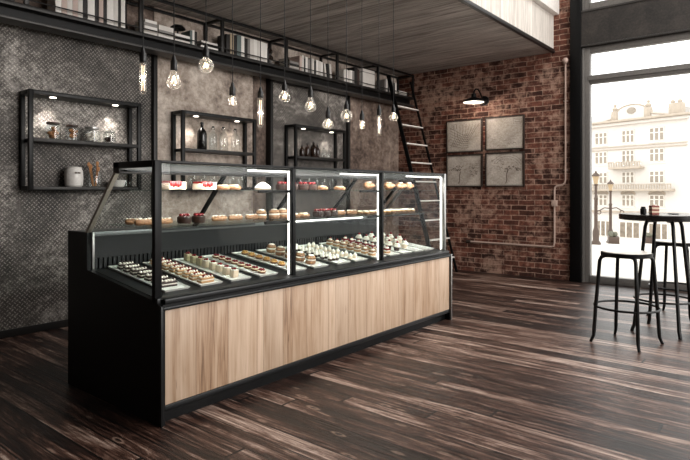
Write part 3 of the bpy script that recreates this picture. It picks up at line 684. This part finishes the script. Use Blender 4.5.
row(6, 5.69, [(.05,.2,'grey'),(.045,.22,'offwhite'),(.04,.2,'dark'),(.045,.23,'grey'),(.05,.23,'offwhite'),(.04,.22,'grey'),(.04,.19,'dark'),(.05,.2,'offwhite')])
stack(6, 6.10, .25, [(.04,'grey',0),(.04,'offwhite',.01)], 'only')
r = thing('table_ornament', 'black mushroom-shaped ornament on the right book stack in the second shelf bay', 'ornament', (1.86,2.58,3.00))
MB().lathe([(.03,0),(.025,.01),(.008,.03),(.008,.08)], (0,0,0), 14).build('stand', M['black'], r)
MB().lathe([(.085,.075),(.082,.09),(.055,.115),(0,.125)], (0,0,0), 22).build('cap', M['black'], r)
r = thing('figurine', 'small dark bust figurine beside the post ending the third shelf bay', 'figurine', (3.225,2.56,2.905))
MB().lathe([(.05,0),(.05,.03),(.02,.045),(.02,.07)], (0,0,0), 14).build('plinth', BM['grey'], r)
MB().lathe([(.02,.07),(.05,.09),(.045,.12),(.018,.14),(.02,.155)], (0,0,0), 14, 1, .7).ball((0,-.004,.185), .028,.032,.036).build('bust', M['brownbottle'], r)
r = thing('desk_lamp', 'dark rounded object behind the books before the second shelf post', 'ornament', (1.262,2.66,2.905))
r.name = 'vase'; r['label'] = 'dark round-bellied vase right of the leftmost books on the high shelf'; r['category'] = 'vase'
MB().lathe([(.03,0),(.045,.03),(.05,.07),(.04,.11),(.025,.125),(.03,.14)], (0,0,0), 20).build('body', M['darkbottle'], r)

# ================================================================ trays and pastries
M['sponge'] = simple('sponge', 'b48a60', .8, var=.2, vs=120); M['pastry'] = simple('baked_pastry', '916848', .65, var=.5, vs=55, bmp=.3)
M['red'] = simple('red_glaze', '7e1517', .3, var=.25, vs=60); M['berry'] = simple('berries', '7c2227', .25, var=.4, vs=70)
M['green'] = simple('mint_leaf', '4d6b26', .6); M['paleglaze'] = simple('pale_icing', 'e2cdb4', .4, var=.08)
M['custard'] = simple('custard', 'c4924f', .4, var=.15); M['cup'] = simple('verrine_layers', 'b9a98a', .25, var=.25, vs=50)
TILT = math.atan(.13)
def proto_layer(top, label='x', red=False):
    r = thing('layered_slice', label, 'pastry')
    MB().box(-.052,.052,-.024,.024,0,.012,.003).build('base_layer', M['sponge' if not top == 'choc' else 'choc'], r)
    MB().box(-.050,.050,-.022,.022,.012,.020,.003).build('cream_layer', M['cream'], r)
    MB().box(-.052,.052,-.024,.024,.020,.030,.003).build('top_layer', M['sponge' if top != 'choc' else 'choc'], r)
    b = MB()
    for k in range(5): b.ball((-.04+.02*k, random.uniform(-.006,.006), .034), .011,.011,.009, 8)
    b.build('cream_topping', M['cream'], r)
    b = MB()
    for k in range(4): b.ball((-.03+.02*k, random.uniform(-.01,.01), .043), .007,.007,.007, 8)
    b.build('garnish', M['choc' if top == 'choc' else 'berry'], r); return r
def proto_cup(brown):
    r = thing('dessert_cup', 'x', 'dessert')
    MB().box(-.022,.022,-.022,.022,0,.046,.004).build('cup', M['cup' if brown else 'paleglaze'], r)
    MB().box(-.023,.023,-.023,.023,.046,.052,.003).build('cream_top', M['cup' if brown else 'cream'], r)
    MB().ball((.004,0,.058), .011,.011,.009, 8).ball((-.010,.006,.056), .008,.008,.007, 8).build('berry', M['berry'], r); return r
def proto_tart(fill, garnish):
    r = thing('tartlet', 'x', 'tart')
    MB().lathe([(.026,0),(.034,.014),(.030,.014),(.0,.010)], (0,0,0), 16).build('crust', M['pastry'], r)
    MB().lathe([(.030,.010),(.026,.018),(0,.021)], (0,0,0), 14).build('filling', M[fill], r)
    b = MB()
    for k in range(5):
        a = k*1.26; b.ball((.015*math.cos(a), .015*math.sin(a), .023), .009,.009,.008, 8)
    b.build('topping', M[garnish], r); return r
def proto_bun():
    r = thing('cream_bun', 'x', 'bun')
    MB().lathe([(.034,0),(.042,.014),(.040,.026),(.034,.030)], (0,0,0), 16).build('bottom_half', M['pastry'], r)
    MB().lathe([(.036,.028),(.042,.034),(.036,.040)], (0,0,0), 16).build('cream_filling', M['cream'], r)
    MB().lathe([(.036,.038),(.041,.048),(.030,.064),(.012,.071),(0,.072)], (0,0,0), 16).build('top_half', M['pastry'], r)
    MB().lathe([(.026,.0665),(.018,.073),(0,.0755)], (0,0,0), 12).build('sugar_dusting', M['cream'], r); return r
def proto_kiss(dark):
    r = thing('meringue_bite', 'x', 'sweet')
    MB().lathe([(.018,0),(.021,.012),(.018,.018)], (0,0,0), 14).build('base', M['choc' if dark else 'paleglaze'], r)
    MB().lathe([(.018,.017),(.020,.024),(.014,.034),(.006,.044),(0,.048)], (0,0,0), 14).build('cream_swirl', M['cream'], r); return r
def proto_cube(top):
    r = thing('layered_cake_cube', 'x', 'cake')
    MB().box(-.030,.030,-.024,.024,0,.018,.003).build('lower_sponge', M['sponge'], r); MB().box(-.029,.029,-.023,.023,.018,.028,.003).build('cream_layer', M['cream'], r)
    MB().box(-.030,.030,-.024,.024,.028,.044,.003).build('upper_sponge', M[top], r)
    MB().lathe([(.017,.043),(.018,.052),(.008,.060),(0,.062)], (0,0,0), 12).build('cream_swirl', M['cream'], r)
    MB().ball((0,0,.064), .009).build('cherry', M['berry'], r); return r
def proto_cupcake(dark):
    r = thing('cream_cupcake', 'x', 'cupcake')
    MB().lathe([(.024,0),(.033,.034),(.030,.036)], (0,0,0), 18).build('cake_base', M['choc' if dark else 'paleglaze'], r)
    MB().lathe([(.032,.034),(.036,.042),(.030,.052),(.024,.054),(.026,.060),(.016,.070),(0,.076)], (0,0,0), 18).build('cream_swirl', M['cream'], r)
    MB().ball((0,0,.080), .013,.013,.012, 10).build('cherry', M['berry'], r); return r
trays = [(.125,'leftmost'),(.375,'second'),(.615,'third'),(.865,'fourth'),(1.16,'fifth'),(1.415,'sixth'),(1.695,'seventh'),(1.925,'eighth'),(2.21,'ninth'),(2.435,'tenth'),(2.645,'eleventh'),(2.855,'twelfth'),(3.05,'rightmost')]
TW, Y0t, Y1t = .175, .150, .815
def z_on(y): return dz(y)
tray_root = None
for i, (x, nm) in enumerate(trays):
    if tray_root is None:
        t = MB(); Lt = (Y1t-Y0t)/math.cos(TILT)
        t.loft([[(a*TW/2*q, Lt/2+b_*(Lt/2-(1-q)*.09), z) for a, b_ in ((-1,-1),(1,-1),(1,1),(-1,1))] for q, z in ((.90,0),(1.0,.014),(.97,.014),(.88,.005))])
        tray_root = t.build('serving_tray', M['tray'], None); o = tray_root
    else:
        o = tray_root.copy(); C.objects.link(o)
    content = ['chocolate layered slices','berry-topped layered slices','square dessert cups','red berry tartlets','custard tartlets','cream buns','chocolate meringue bites','white meringue bites','brown-topped cake cubes','red-topped cake cubes','dark cherry cupcakes','pale cherry cupcakes','nothing near the front'][i]
    lab = 'long white serving tray of %s, %s tray in the counter' % (content, nm if nm in ('leftmost','rightmost') else nm+' from left')
    if i == 12: lab = 'long white serving tray at the far right end of the counter, almost empty'
    tag(o, lab, 'tray', 'long white trays inside the counter')
    o.location = (x+TW/2, Y0t, z_on(Y0t)+.0015); o.rotation_euler = (TILT, 0, 0)
ORD = ['frontmost','second from front','third from front','fourth from front','fifth from front','sixth from front','seventh from front','rearmost']
def along(proto, xs, ys, label, group, jit=.003):
    first = True; n = len(ys)
    for i, y in enumerate(ys):
        for j, x in enumerate(xs):
            loc = (x+random.uniform(-jit,jit), y, z_on(y)+.0075); rot = (TILT, 0, random.uniform(-.12,.12))
            side = {1:'', 2:(' of left file',' of right file')[j % 2], 3:(' of left file',' of middle file',' of right file')[j % 3]}[len(xs)]
            lab = label if n == 1 else '%s, %s%s' % (label, 'rearmost' if i == n-1 else ORD[i], side)
            if first: proto.location = loc; proto.rotation_euler = rot; proto['label'] = lab; first = False; proto['group'] = group or 'x'
            else: dup(proto, loc, rot, lab, group)
    if not group: del proto['group']
def ys(n, a=.235, b=.745): return [a+(b-a)*k/(n-1) for k in range(n)]
def cx(i): return trays[i][0]+TW/2
along(proto_layer('choc'), [cx(0)], ys(7,.25,.74), 'chocolate slice with white cream, leftmost tray', 'chocolate slices on the leftmost tray')
along(proto_layer('red'), [cx(1)], ys(8,.22,.76), 'pale layered slice with dark berries, second tray', 'berry slices on the second tray')
along(proto_cup(True), [cx(2)], ys(3,.60,.75), 'square brownish dessert cup, back of the third tray', 'brown dessert cups on the third tray')
along(proto_cup(False), [cx(2)], ys(5,.23,.53), 'square white dessert cup, front of the third tray', 'white dessert cups on the third tray')
along(proto_tart('paleglaze','berry'), [cx(3)], ys(8,.23,.74), 'round red berry tartlet, fourth tray', 'berry tartlets on the fourth tray')
along(proto_tart('custard','custard'), [cx(4)], ys(6,.33,.75), 'golden custard tartlet, fifth tray', 'custard tartlets on the fifth tray')
along(proto_tart('custard','green'), [cx(4)], [.24], 'golden tartlet topped with green leaves at the front of the fifth tray', None)
along(proto_bun(), [cx(5)], ys(5,.27,.72), 'round dusted cream bun, sixth tray', 'cream buns on the sixth tray')
along(proto_kiss(True), [cx(6)-.045, cx(6), cx(6)+.045], ys(7,.27,.74), 'dark chocolate bite with cream, seventh tray', 'chocolate bites on the seventh tray')
along(proto_kiss(False), [cx(7)-.03, cx(7)+.03], ys(6,.25,.73), 'white meringue bite, eighth tray', 'white bites on the eighth tray')
along(proto_cube('pastry'), [cx(8)], ys(7,.25,.75), 'golden-brown layered cake cube, ninth tray', 'cake cubes on the ninth tray')
along(proto_cube('berry'), [cx(9)], ys(7,.25,.75), 'dark-red-topped cake cube, tenth tray', 'cake cubes on the tenth tray')
along(proto_cupcake(True), [cx(10)], ys(6,.28,.74), 'dark cherry cupcake, eleventh tray', 'dark cupcakes on the eleventh tray')
along(proto_cupcake(False), [cx(11)], ys(5,.33,.74), 'pale cherry cupcake, twelfth tray', 'pale cupcakes on the twelfth tray')
along(proto_cupcake(False), [cx(12)], ys(3,.52,.74), 'pale cherry cupcake, back of the rightmost tray', 'cupcakes on the rightmost tray')

# on the glass shelves
WL = ['leftmost']+[w_+' from left' for w_ in ('second','third','fourth','fifth','sixth','seventh','eighth','ninth')]+['tenth from left']
def put(proto, spots, label, group, z, rz=0):
    for i, (x, y) in enumerate(spots):
        lab = label if not isinstance(label, str) else '%s, %s' % (label, WL[i])
        if not isinstance(label, str): lab = label[i]
        a = rz+random.uniform(-.2,.2)
        if i == 0: proto.location = (x,y,z); proto.rotation_euler = (0,0,a); proto['label'] = lab
        else: proto = proto if False else proto; dup(proto, (x,y,z), (0,0,a), lab, group)
        if i == 0 and group: proto['group'] = group
def cake_slice():
    r = thing('cake_slice', 'x', 'cake slice')
    MB().box(-.062,.068,-.045,.045,0,.040,.005).build('sponge', M['paleglaze'], r)
    b = MB().box(-.058,.026,-.047,.047,.038,.052,.005)
    for k in range(5): b.ball((-.048+.018*k, -.047, .036-.006*(k%2)), .011,.004,.016, 8)
    b.build('red_glaze', M['red'], r)
    MB().box(.026,.068,-.046,.046,.038,.048,.004).build('cream_end', M['cream'], r); return r
def croissant():
    r = thing('croissant', 'x', 'croissant')
    pts = []; rr = []
    n = 21
    for k in range(n):
        t = k/(n-1)*2-1; a = t*1.25
        pts.append((.072*math.sin(a), -.04*(1-math.cos(a))*1.3+.02, .040)); 
        e = (1-abs(t))**.7; rr.append(.007+.030*e*(1+.13*math.cos(k*2.1)))
    MB().tube(pts, rr, 12).build('crust', M['pastry'], r, ang=70)
    MB().box(-.02,.02,-.008,.03,.066,.074,.003).build('icing', M['cream'], r); return r
def eclair():
    r = thing('eclair', 'x', 'eclair')
    MB().tube([(-.06,0,.021),(-.052,0,.021),(-.02,0,.021),(.0,0,.021),(.025,0,.021),(.052,0,.021),(.06,0,.021)], [.006,.017,.020,.017,.020,.017,.006], 12).build('pastry_shell', M['pastry'], r, ang=70)
    b = MB()
    for k in range(7): b.ball((-.045+.015*k, .004*(-1)**k, .038), .008,.008,.005, 8)
    b.build('icing', M['cream'], r); return r
def choc_cake():
    r = thing('chocolate_cake', 'x', 'cake')
    MB().lathe([(.040,0),(.045,.012),(.045,.040),(.040,.046),(0,.048)], (0,0,0), 18).build('cake', M['choc'], r)
    b = MB()
    for k in range(6): b.ball((.024*math.cos(k*1.05), .024*math.sin(k*1.05), .053), .011, None, None, 8)
    b.build('berries', M['berry'], r); return r
def danish():
    r = thing('danish_pastry', 'x', 'pastry')
    MB().lathe([(.045,0),(.052,.012),(.046,.024),(.030,.028),(.0,.026)], (0,0,0), 18).build('crust', M['pastry'], r)
    MB().ring((0,0,.026), .028, .009, 18, 6).build('icing', M['paleglaze'], r); return r
U, Lw = 1.3065, 1.0905
put(cake_slice(), [(.265,.28),(.50,.28)], ['red-glazed white cake slice, left one on the top glass shelf','red-glazed white cake slice, right one on the top glass shelf'], 'red-glazed cake slices', U)
put(danish(), [(.68,.32),(.76,.30)], ['flat danish pastry left of its twin on the top glass shelf of the left bay','flat danish pastry right of its twin on the top glass shelf of the left bay'], 'danish pastries on the top shelf', U)
o = thing('meringue_nest', 'large white meringue nest on the top glass shelf near the left bay divider', 'meringue', (1.0,.27,U))
MB().lathe([(.045,0),(.06,.014),(.05,.030),(.03,.045),(.012,.055),(0,.056)], (0,0,0), 16).build('meringue', M['cream'], o); MB().lathe([(.058,-.000),(.064,.006)], (0,0,.0), 16).build('paper_case', M['paleglaze'], o)
put(choc_cake(), [(1.22,.30),(1.33,.30),(1.45,.30),(1.55,.30)], 'dark chocolate berry cake, top shelf, middle bay', 'chocolate cakes on the top shelf', U)
put(danish(), [(1.72,.34),(1.95,.34)], ['danish pastry on the middle bay top shelf, right of the chocolate cakes','danish pastry at the right end of the middle bay top shelf'], 'danish pastries in the middle bay', U)
put(croissant(), [(2.30,.28),(2.62,.28),(2.80,.27),(2.97,.28)], ['croissant half hidden by the divider on the top shelf of the right bay','leftmost fully visible croissant on the top shelf of the right bay','middle croissant of the three on the top shelf','rightmost croissant on the top shelf of the right bay'], 'croissants on the top shelf', U)
put(eclair(), [(.10,.33),(.235,.33)], 'iced eclair, front row at the left end of the lower glass shelf', 'eclairs at the left end', Lw)
put(eclair(), [(.10,.44),(.24,.43)], 'iced eclair, rear row at the left end of the lower glass shelf', 'rear eclairs at the left end', Lw)
put(eclair(), [(.66,.33),(.80,.33),(.95,.33)], 'iced eclair right of the dark cakes, lower shelf, left bay', 'eclairs right of the dark cakes', Lw)
put(choc_cake(), [(.39,.34),(.50,.34)], 'dark chocolate cake, lower shelf, left bay', 'chocolate cakes lower shelf left bay', Lw)
put(proto_bun(), [(1.04,.33),(1.17,.33),(1.27,.34)], ['cream bun left of the divider on the lower glass shelf','cream bun just right of the divider on the lower glass shelf','second cream bun right of the divider on the lower glass shelf'], 'buns on the lower shelf', Lw)
put(danish(), [(1.39,.34),(1.50,.34)], 'small danish pastry, lower shelf, middle bay', 'danish pastries lower shelf middle bay', Lw)
put(choc_cake(), [(1.63,.30),(1.72,.30),(1.81,.30)], 'dark berry cake, lower shelf, middle bay', 'berry cakes lower shelf middle bay', Lw)
put(eclair(), [(1.93,.31),(2.08,.31)], 'iced eclair, right end of middle bay lower shelf', 'eclairs lower shelf middle bay', Lw)
put(proto_tart('custard','cream'), [(2.28+.085*k,.37) for k in range(10)], 'custard tartlet in the rear row, right bay lower shelf', 'tartlets in the rear row, right bay', Lw)
put(proto_tart('custard','cream'), [(2.28+.085*k,.30) for k in range(10)], 'custard tartlet in the front row, right bay lower shelf', 'tartlets on the lower shelf, right bay', Lw)

# ================================================================ stools and bar table
M['seat'] = simple('pale_sheen_seat', 'd2ccc5', .25, var=.15, vs=12); M['top'] = simple('polished_dark_top', '1d1a19', .22)  # window reflection on the seat top is put into its pale colour
def stool(loc, rz, label):
    r = thing('bar_stool', label, 'stool', loc, rz, 'bar stools at the window table')
    MB().lathe([(0,.745),(.190,.745),(.190,.776),(.183,.781),(.0,.777)], (0,0,0), 40).build('seat', M['seat'], r)
    MB().lathe([(.188,.738),(.200,.740),(.201,.772),(.193,.776),(.188,.774)], (0,0,0), 40).build('seat_rim', M['black'], r)
    for k in range(4):
        a = k*PI/2; c_, s_ = math.cos(a), math.sin(a)
        path = [(.07,.742),(.17,.742),(.202,.730),(.216,.700),(.232,.50),(.250,.29),(.262,.10),(.266,.055),(.285,.012),(.290,.0)]
        MB().tube([(p*c_, p*s_, z) for p, z in path], [.0155]*7+[.014,.012,.012], 10).build('leg', M['blackm'], r)
    MB().ring((0,0,.31), .252, .0095, 40, 8).build('foot_ring', M['blackm'], r)
    return r
stool((3.478,-1.577,0), math.radians(31), 'black metal bar stool with pale round seat standing in front of the table')
stool((4.90,-1.74,0), math.radians(34), 'black metal bar stool with pale round seat standing behind the table by the window')
r = thing('bar_table', 'tall round black bar table with four splayed tube legs near the window', 'table', (4.125,-1.75,0))
MB().lathe([(0,1.030),(.36,1.030),(.372,1.035),(.372,1.078),(.366,1.084),(0,1.084)], (0,0,0), 56).build('tabletop', M['top'], r)
for k in range(4):
    a = math.radians(36)+k*PI/2; c_, s_ = math.cos(a), math.sin(a)
    MB().tube([(p*c_, p*s_, z) for p, z in [(.08,1.022),(.135,1.022),(.153,1.01),(.165,.97),(.21,.55),(.265,.06),(.28,.02),(.285,0)]], .0155, 10).build('leg', M['blackm'], r)
MB().ring((0,0,.30), .243, .009, 40, 8).build('foot_ring', M['blackm'], r)
M['stripe'] = simple('faded_red_stripe', '8a4a42', .6)
r = thing('striped_box', 'small box with red and white stripes on the bar table', 'box', (3.965,-1.70,1.085), .5)
for k in range(5): MB().box(-.042,.042,-.03,.03,.016*k,.016*k+.016).build('stripe', M['stripe'] if k % 2 == 0 else M['paleglaze'], r)
for k, q in enumerate((-.02,.02)): MB().tube([(q,0,.079),(q,.0,.088)], .012, 10).build('cap', M['cream'], r)
r = thing('sugar_pot', 'small dark pot beside the striped box on the bar table', 'pot', (3.90,-1.625,1.085))
MB().lathe([(.022,0),(.026,.005),(.026,.05),(.018,.056),(.018,.064)], (0,0,0), 18).build('pot', M['black'], r); MB().lathe([(.02,.062),(.02,.07),(.0,.072)], (0,0,0), 16).build('lid', M['black'], r)
tag(MB().lathe([(.04,0),(.05,.006),(.046,.008),(0,.005)], (0,0,0), 24).build('saucer', M['black'], None), 'small flat dark saucer on the bar table', 'saucer').location = (4.12,-1.83,1.085)

# ================================================================ outside
gz = lambda x: -.08-.067*(x-7)
M['paving'] = simple('pale_square_paving', 'c4bdb4', .85, var=.05, vs=.6); M['stucco'] = simple('cream_stucco', 'd3cdc7', .85, var=.03, vs=1.2)
M['stone'] = simple('sandstone_ornament', 'b0a496', .85, var=.1, vs=2); M['slate'] = simple('grey_roof', 'aaa5a0', .9); M['fwin'] = simple('white_window_bars', 'e6e0d8', .8)
M['fpane'] = simple('facade_pane', '978d81', .7, var=.12, vs=.8); M['shop'] = simple('shop_pane', '85796b', .5, var=.4, vs=1.6); M['lampiron'] = simple('weathered_lamp_iron', '4a3a30', .6)
M['lanternglass'] = simple('lantern_glass', 'a89274', .4)
o = MB().loft([[(6.95,-60,gz(6.95)-.3),(6.95,90,gz(6.95)-.3),(6.95,90,gz(6.95)),(6.95,-60,gz(6.95))],[(160,-60,gz(160)-.3),(160,90,gz(160)-.3),(160,90,gz(160)),(160,-60,gz(160))]]).build('ground', M['paving'], None)
o['kind'] = 'structure'
sa, ca = math.sin(YAW), math.cos(YAW)
bx, by = cam.location.x+42.7*sa+70*ca, cam.location.y-42.7*ca+70*sa
bl = thing('apartment_building', 'large cream old town apartment building with balconies and curved gable across the square', 'building', (bx, by, -5.5), math.atan2(.9452,.3266))
def BB(n, m, *a, parent=None, bev=0): return MB().box(*a, bev).build(n, M[m], parent or bl)
Z = 5.5
BB('wall', 'stucco', -.3, 34, -14, 0, -3, 10.75+Z)
BB('cornice', 'stone', -1.0, 34.4, -.2, .9, 10.75+Z, 11.05+Z, bev=.08); BB('cornice', 'stucco', -.6, 34.2, -.2, .5, 10.35+Z, 10.75+Z, bev=.08)
for z in (7.35,6.98): BB('string_course', 'stone', -.35, 34.1, 0, .14, z+Z, z+.12+Z)
BB('string_course', 'stone', -.4, 34.1, 0, .25, -1.75+Z, -1.5+Z)
MB().prism([(-13.5,11.05+Z),(-.2,11.05+Z),(-4,12.6+Z),(-10,12.6+Z)], 0, 2.4, 34).build('roof', M['slate'], bl)
# curved gable, its oval window and ornaments
pts = [(11.2,11.05+Z),(9.9,11.3+Z),(9.2,12.0+Z)]+[(6.9+2.1*math.cos(t), 12.1+Z+.95*math.sin(t)) for t in [PI*k/10 for k in range(1,10)]]+[(4.7,12.0+Z),(4.0,11.5+Z),(2.4,11.2+Z),(1.9,11.05+Z)]
MB().prism(pts, 1, -.5, .15).build('gable', M['stucco'], bl)
g2 = MB().tube([(p[0],.15,p[1]) for p in pts], .11, 8).build('gable_moulding', M['stone'], bl)
ow = MB().lathe([(.01,.0),(.62,.0),(.62,.12),(.01,.12)], (0,0,0), 28, 1, .7).build('oval_window', M['fpane'], bl)
ow.rotation_euler = (-PI/2,0,0); ow.location = (6.9,.15,12.2+Z)
for x in (9.35, 4.65):
    BB('finial', 'stone', x-.45, x+.45, -.3, .35, 11.05+Z, 12.4+Z, bev=.1); MB().lathe([(.3,0),(.42,.3),(.15,.6),(.25,.8),(0,1.1)], (x,0,12.4+Z), 12).build('urn', M['stone'], bl)
BB('parapet_block', 'stone', .2, 1.9, -.6, .3, 11.05+Z, 12.5+Z, bev=.08)
for x in (.6,1.5): MB().lathe([(.22,0),(.3,.2),(.1,.45),(0,.7)], (x,0,12.5+Z), 12).build('urn', M['stone'], bl)
def fwindow(s0, s1, z0, z1, arched=False, shop=False):
    n = 'shop_window' if shop else 'window'
    f = MB(); t = .10
    f.box(s0-.12, s1+.12, .0, .10, z0-.22+Z, z0-.08+Z)
    ext = .0
    f.box(s0, s0+t, 0, .08, z0+Z, z1+Z); f.box(s1-t, s1, 0, .08, z0+Z, z1+Z); f.box(s0, s1, 0, .08, z0+Z, z0+t+Z); f.box(s0, s1, 0, .08, z1-t+Z, z1+Z)
    for k in (1,2): x = s0+(s1-s0)*k/3; f.box(x-.09, x+.09, 0, .08, z0+Z, z1+Z)
    if not shop: zz = z0+(z1-z0)*.62; f.box(s0, s1, 0, .08, zz-.06+Z, zz+.06+Z)
    w_ = f.build(n, M['fwin'], bl)
    if arched:
        c0 = (s0+s1)/2; R = (s1-s0)/2
        MB().prism([(c0+R*math.cos(t_), z1+Z+.45*math.sin(t_)) for t_ in [PI*k/10 for k in range(11)]], 1, .0, .04).build('arch', M['fpane'], w_)
        MB().tube([(c0+(R+.1)*math.cos(t_), .05, z1+Z+.05+.5*math.sin(t_)) for t_ in [PI*k/10 for k in range(11)]], .10, 6).build('arch_moulding', M['stone'], w_)
    MB().box(s0+.02, s1-.02, .005, .03, z0+Z, z1+Z).build('pane', M['shop' if shop else 'fpane'], w_)
for s0, s1 in ((2.55,4.5),(6.55,8.35),(10.5,12.45),(14.4,16.3),(18.3,20.2)):
    for k, (z0, z1) in enumerate(((7.85,9.6),(5.1,6.85),(2.3,3.9),(-.85,.75))): fwindow(s0, s1, z0, z1, k == 3)
for s0, s1 in ((2.1,4.6),(5.8,8.7),(10.0,12.3),(13.6,16.5)): fwindow(s0, s1, -5.2, -2.95, shop=True)
def balcony(s0, s1, z0, z1):
    b = BB('balcony', 'stone', s0, s1, .0, 1.1, z0+Z, z0+.3+Z, bev=.04)
    f = MB(); n = int((s1-s0)/.35)
    for k in range(n+1): x = s0+.05+k*(s1-s0-.1)/n; f.box(x-.07, x+.07, .98, 1.08, z0+.3+Z, z1+Z)
    f.box(s0, s1, .95, 1.1, z1-.12+Z, z1+Z); f.build('balustrade', M['stone'], b)
balcony(5.2, 9.7, 4.25, 5.25); balcony(1.2, 17, 1.25, 2.2)
r = thing('corner_building', 'low pale building at the right edge of the view across the square', 'building', (bx+9, by-16.5, -5.5), math.radians(62))
MB().box(-6, 8, -10, 0, -2, 6.6).build('wall', M['stucco'], r); MB().prism([(-10.3,6.6),(.3,6.6),(-3,8.2),(-7,8.2)], 0, -6.3, 8.3).build('roof', M['slate'], r)
for s in (-4.5,-1,2.5,6): 
    for z in (1.2,4.2): MB().box(s-.6, s+.6, 0, .06, z, z+1.5).build('window', M['fpane'], r)
def lamppost(x, y, h, label, arms):
    r = thing('street_lamp', label, 'street lamp', (x, y, gz(x)-.02), group='old iron street lamps on the square')
    k = h/3.9
    MB().lathe([(.26,0),(.26,.12),(.17,.25),(.17,.75),(.12,.9),(.095,1.0),(.085,2.5),(.12,2.56),(.07,2.65),(.07,h-.72),(.12,h-.66),(.05,h-.6)], (0,0,0), 14).build('post', M['lampiron'], r)
    def lantern(cx_, cz):
        l_ = MB().lathe([(.09,0),(.19,.42),(.19,.44)], (cx_,0,cz), 6).build('lantern', M['lanternglass'], r)
        MB().lathe([(.24,.43),(.16,.55),(.06,.62),(.05,.68),(0,.74)], (cx_,0,cz), 6).build('lantern_cap', M['lampiron'], l_)
    if arms:
        MB().tube([(-.75,0,2.15),(-.4,0,2.35),(0,0,2.3),(.4,0,2.35),(.75,0,2.15)], .035, 8).build('cross_arm', M['lampiron'], r)
        for s in (-.75,.75): o = MB().ring((0,0,0), .12, .03, 14, 6).build('scroll', M['lampiron'], r); o.location = (s,0,2.05); o.rotation_euler = (PI/2,0,0)
    lantern(0, h-.62)
    return r
lamppost(31.0, 6.0, 4.0, 'taller iron street lamp on the square beside the window frame', False)
lamppost(38.0, 6.95, 4.1, 'iron street lamp with scrolled cross arm farther out on the square', True).rotation_euler = (0,0,-.9)
for i, (x, y, lab) in enumerate(((36.0,6.3,'dark planter box standing between the two street lamps'),(44,5.8,'dark planter box on the square right of the street lamps'))):
    r = thing('planter_box', lab, 'planter', (x, y, gz(x)-.03), .3)
    MB().box(-.7,.7,-.3,.3,0,.5,.03).build('box', M['lampiron'], r); b = MB()
    for k in range(14): b.ball((random.uniform(-.55,.55), random.uniform(-.15,.15), .55+random.uniform(0,.1)), .14, None, None, 8, .2)
    b.build('plants', simple('shrub_leaves', '5b5a4c', .8, var=.3, vs=3), r)
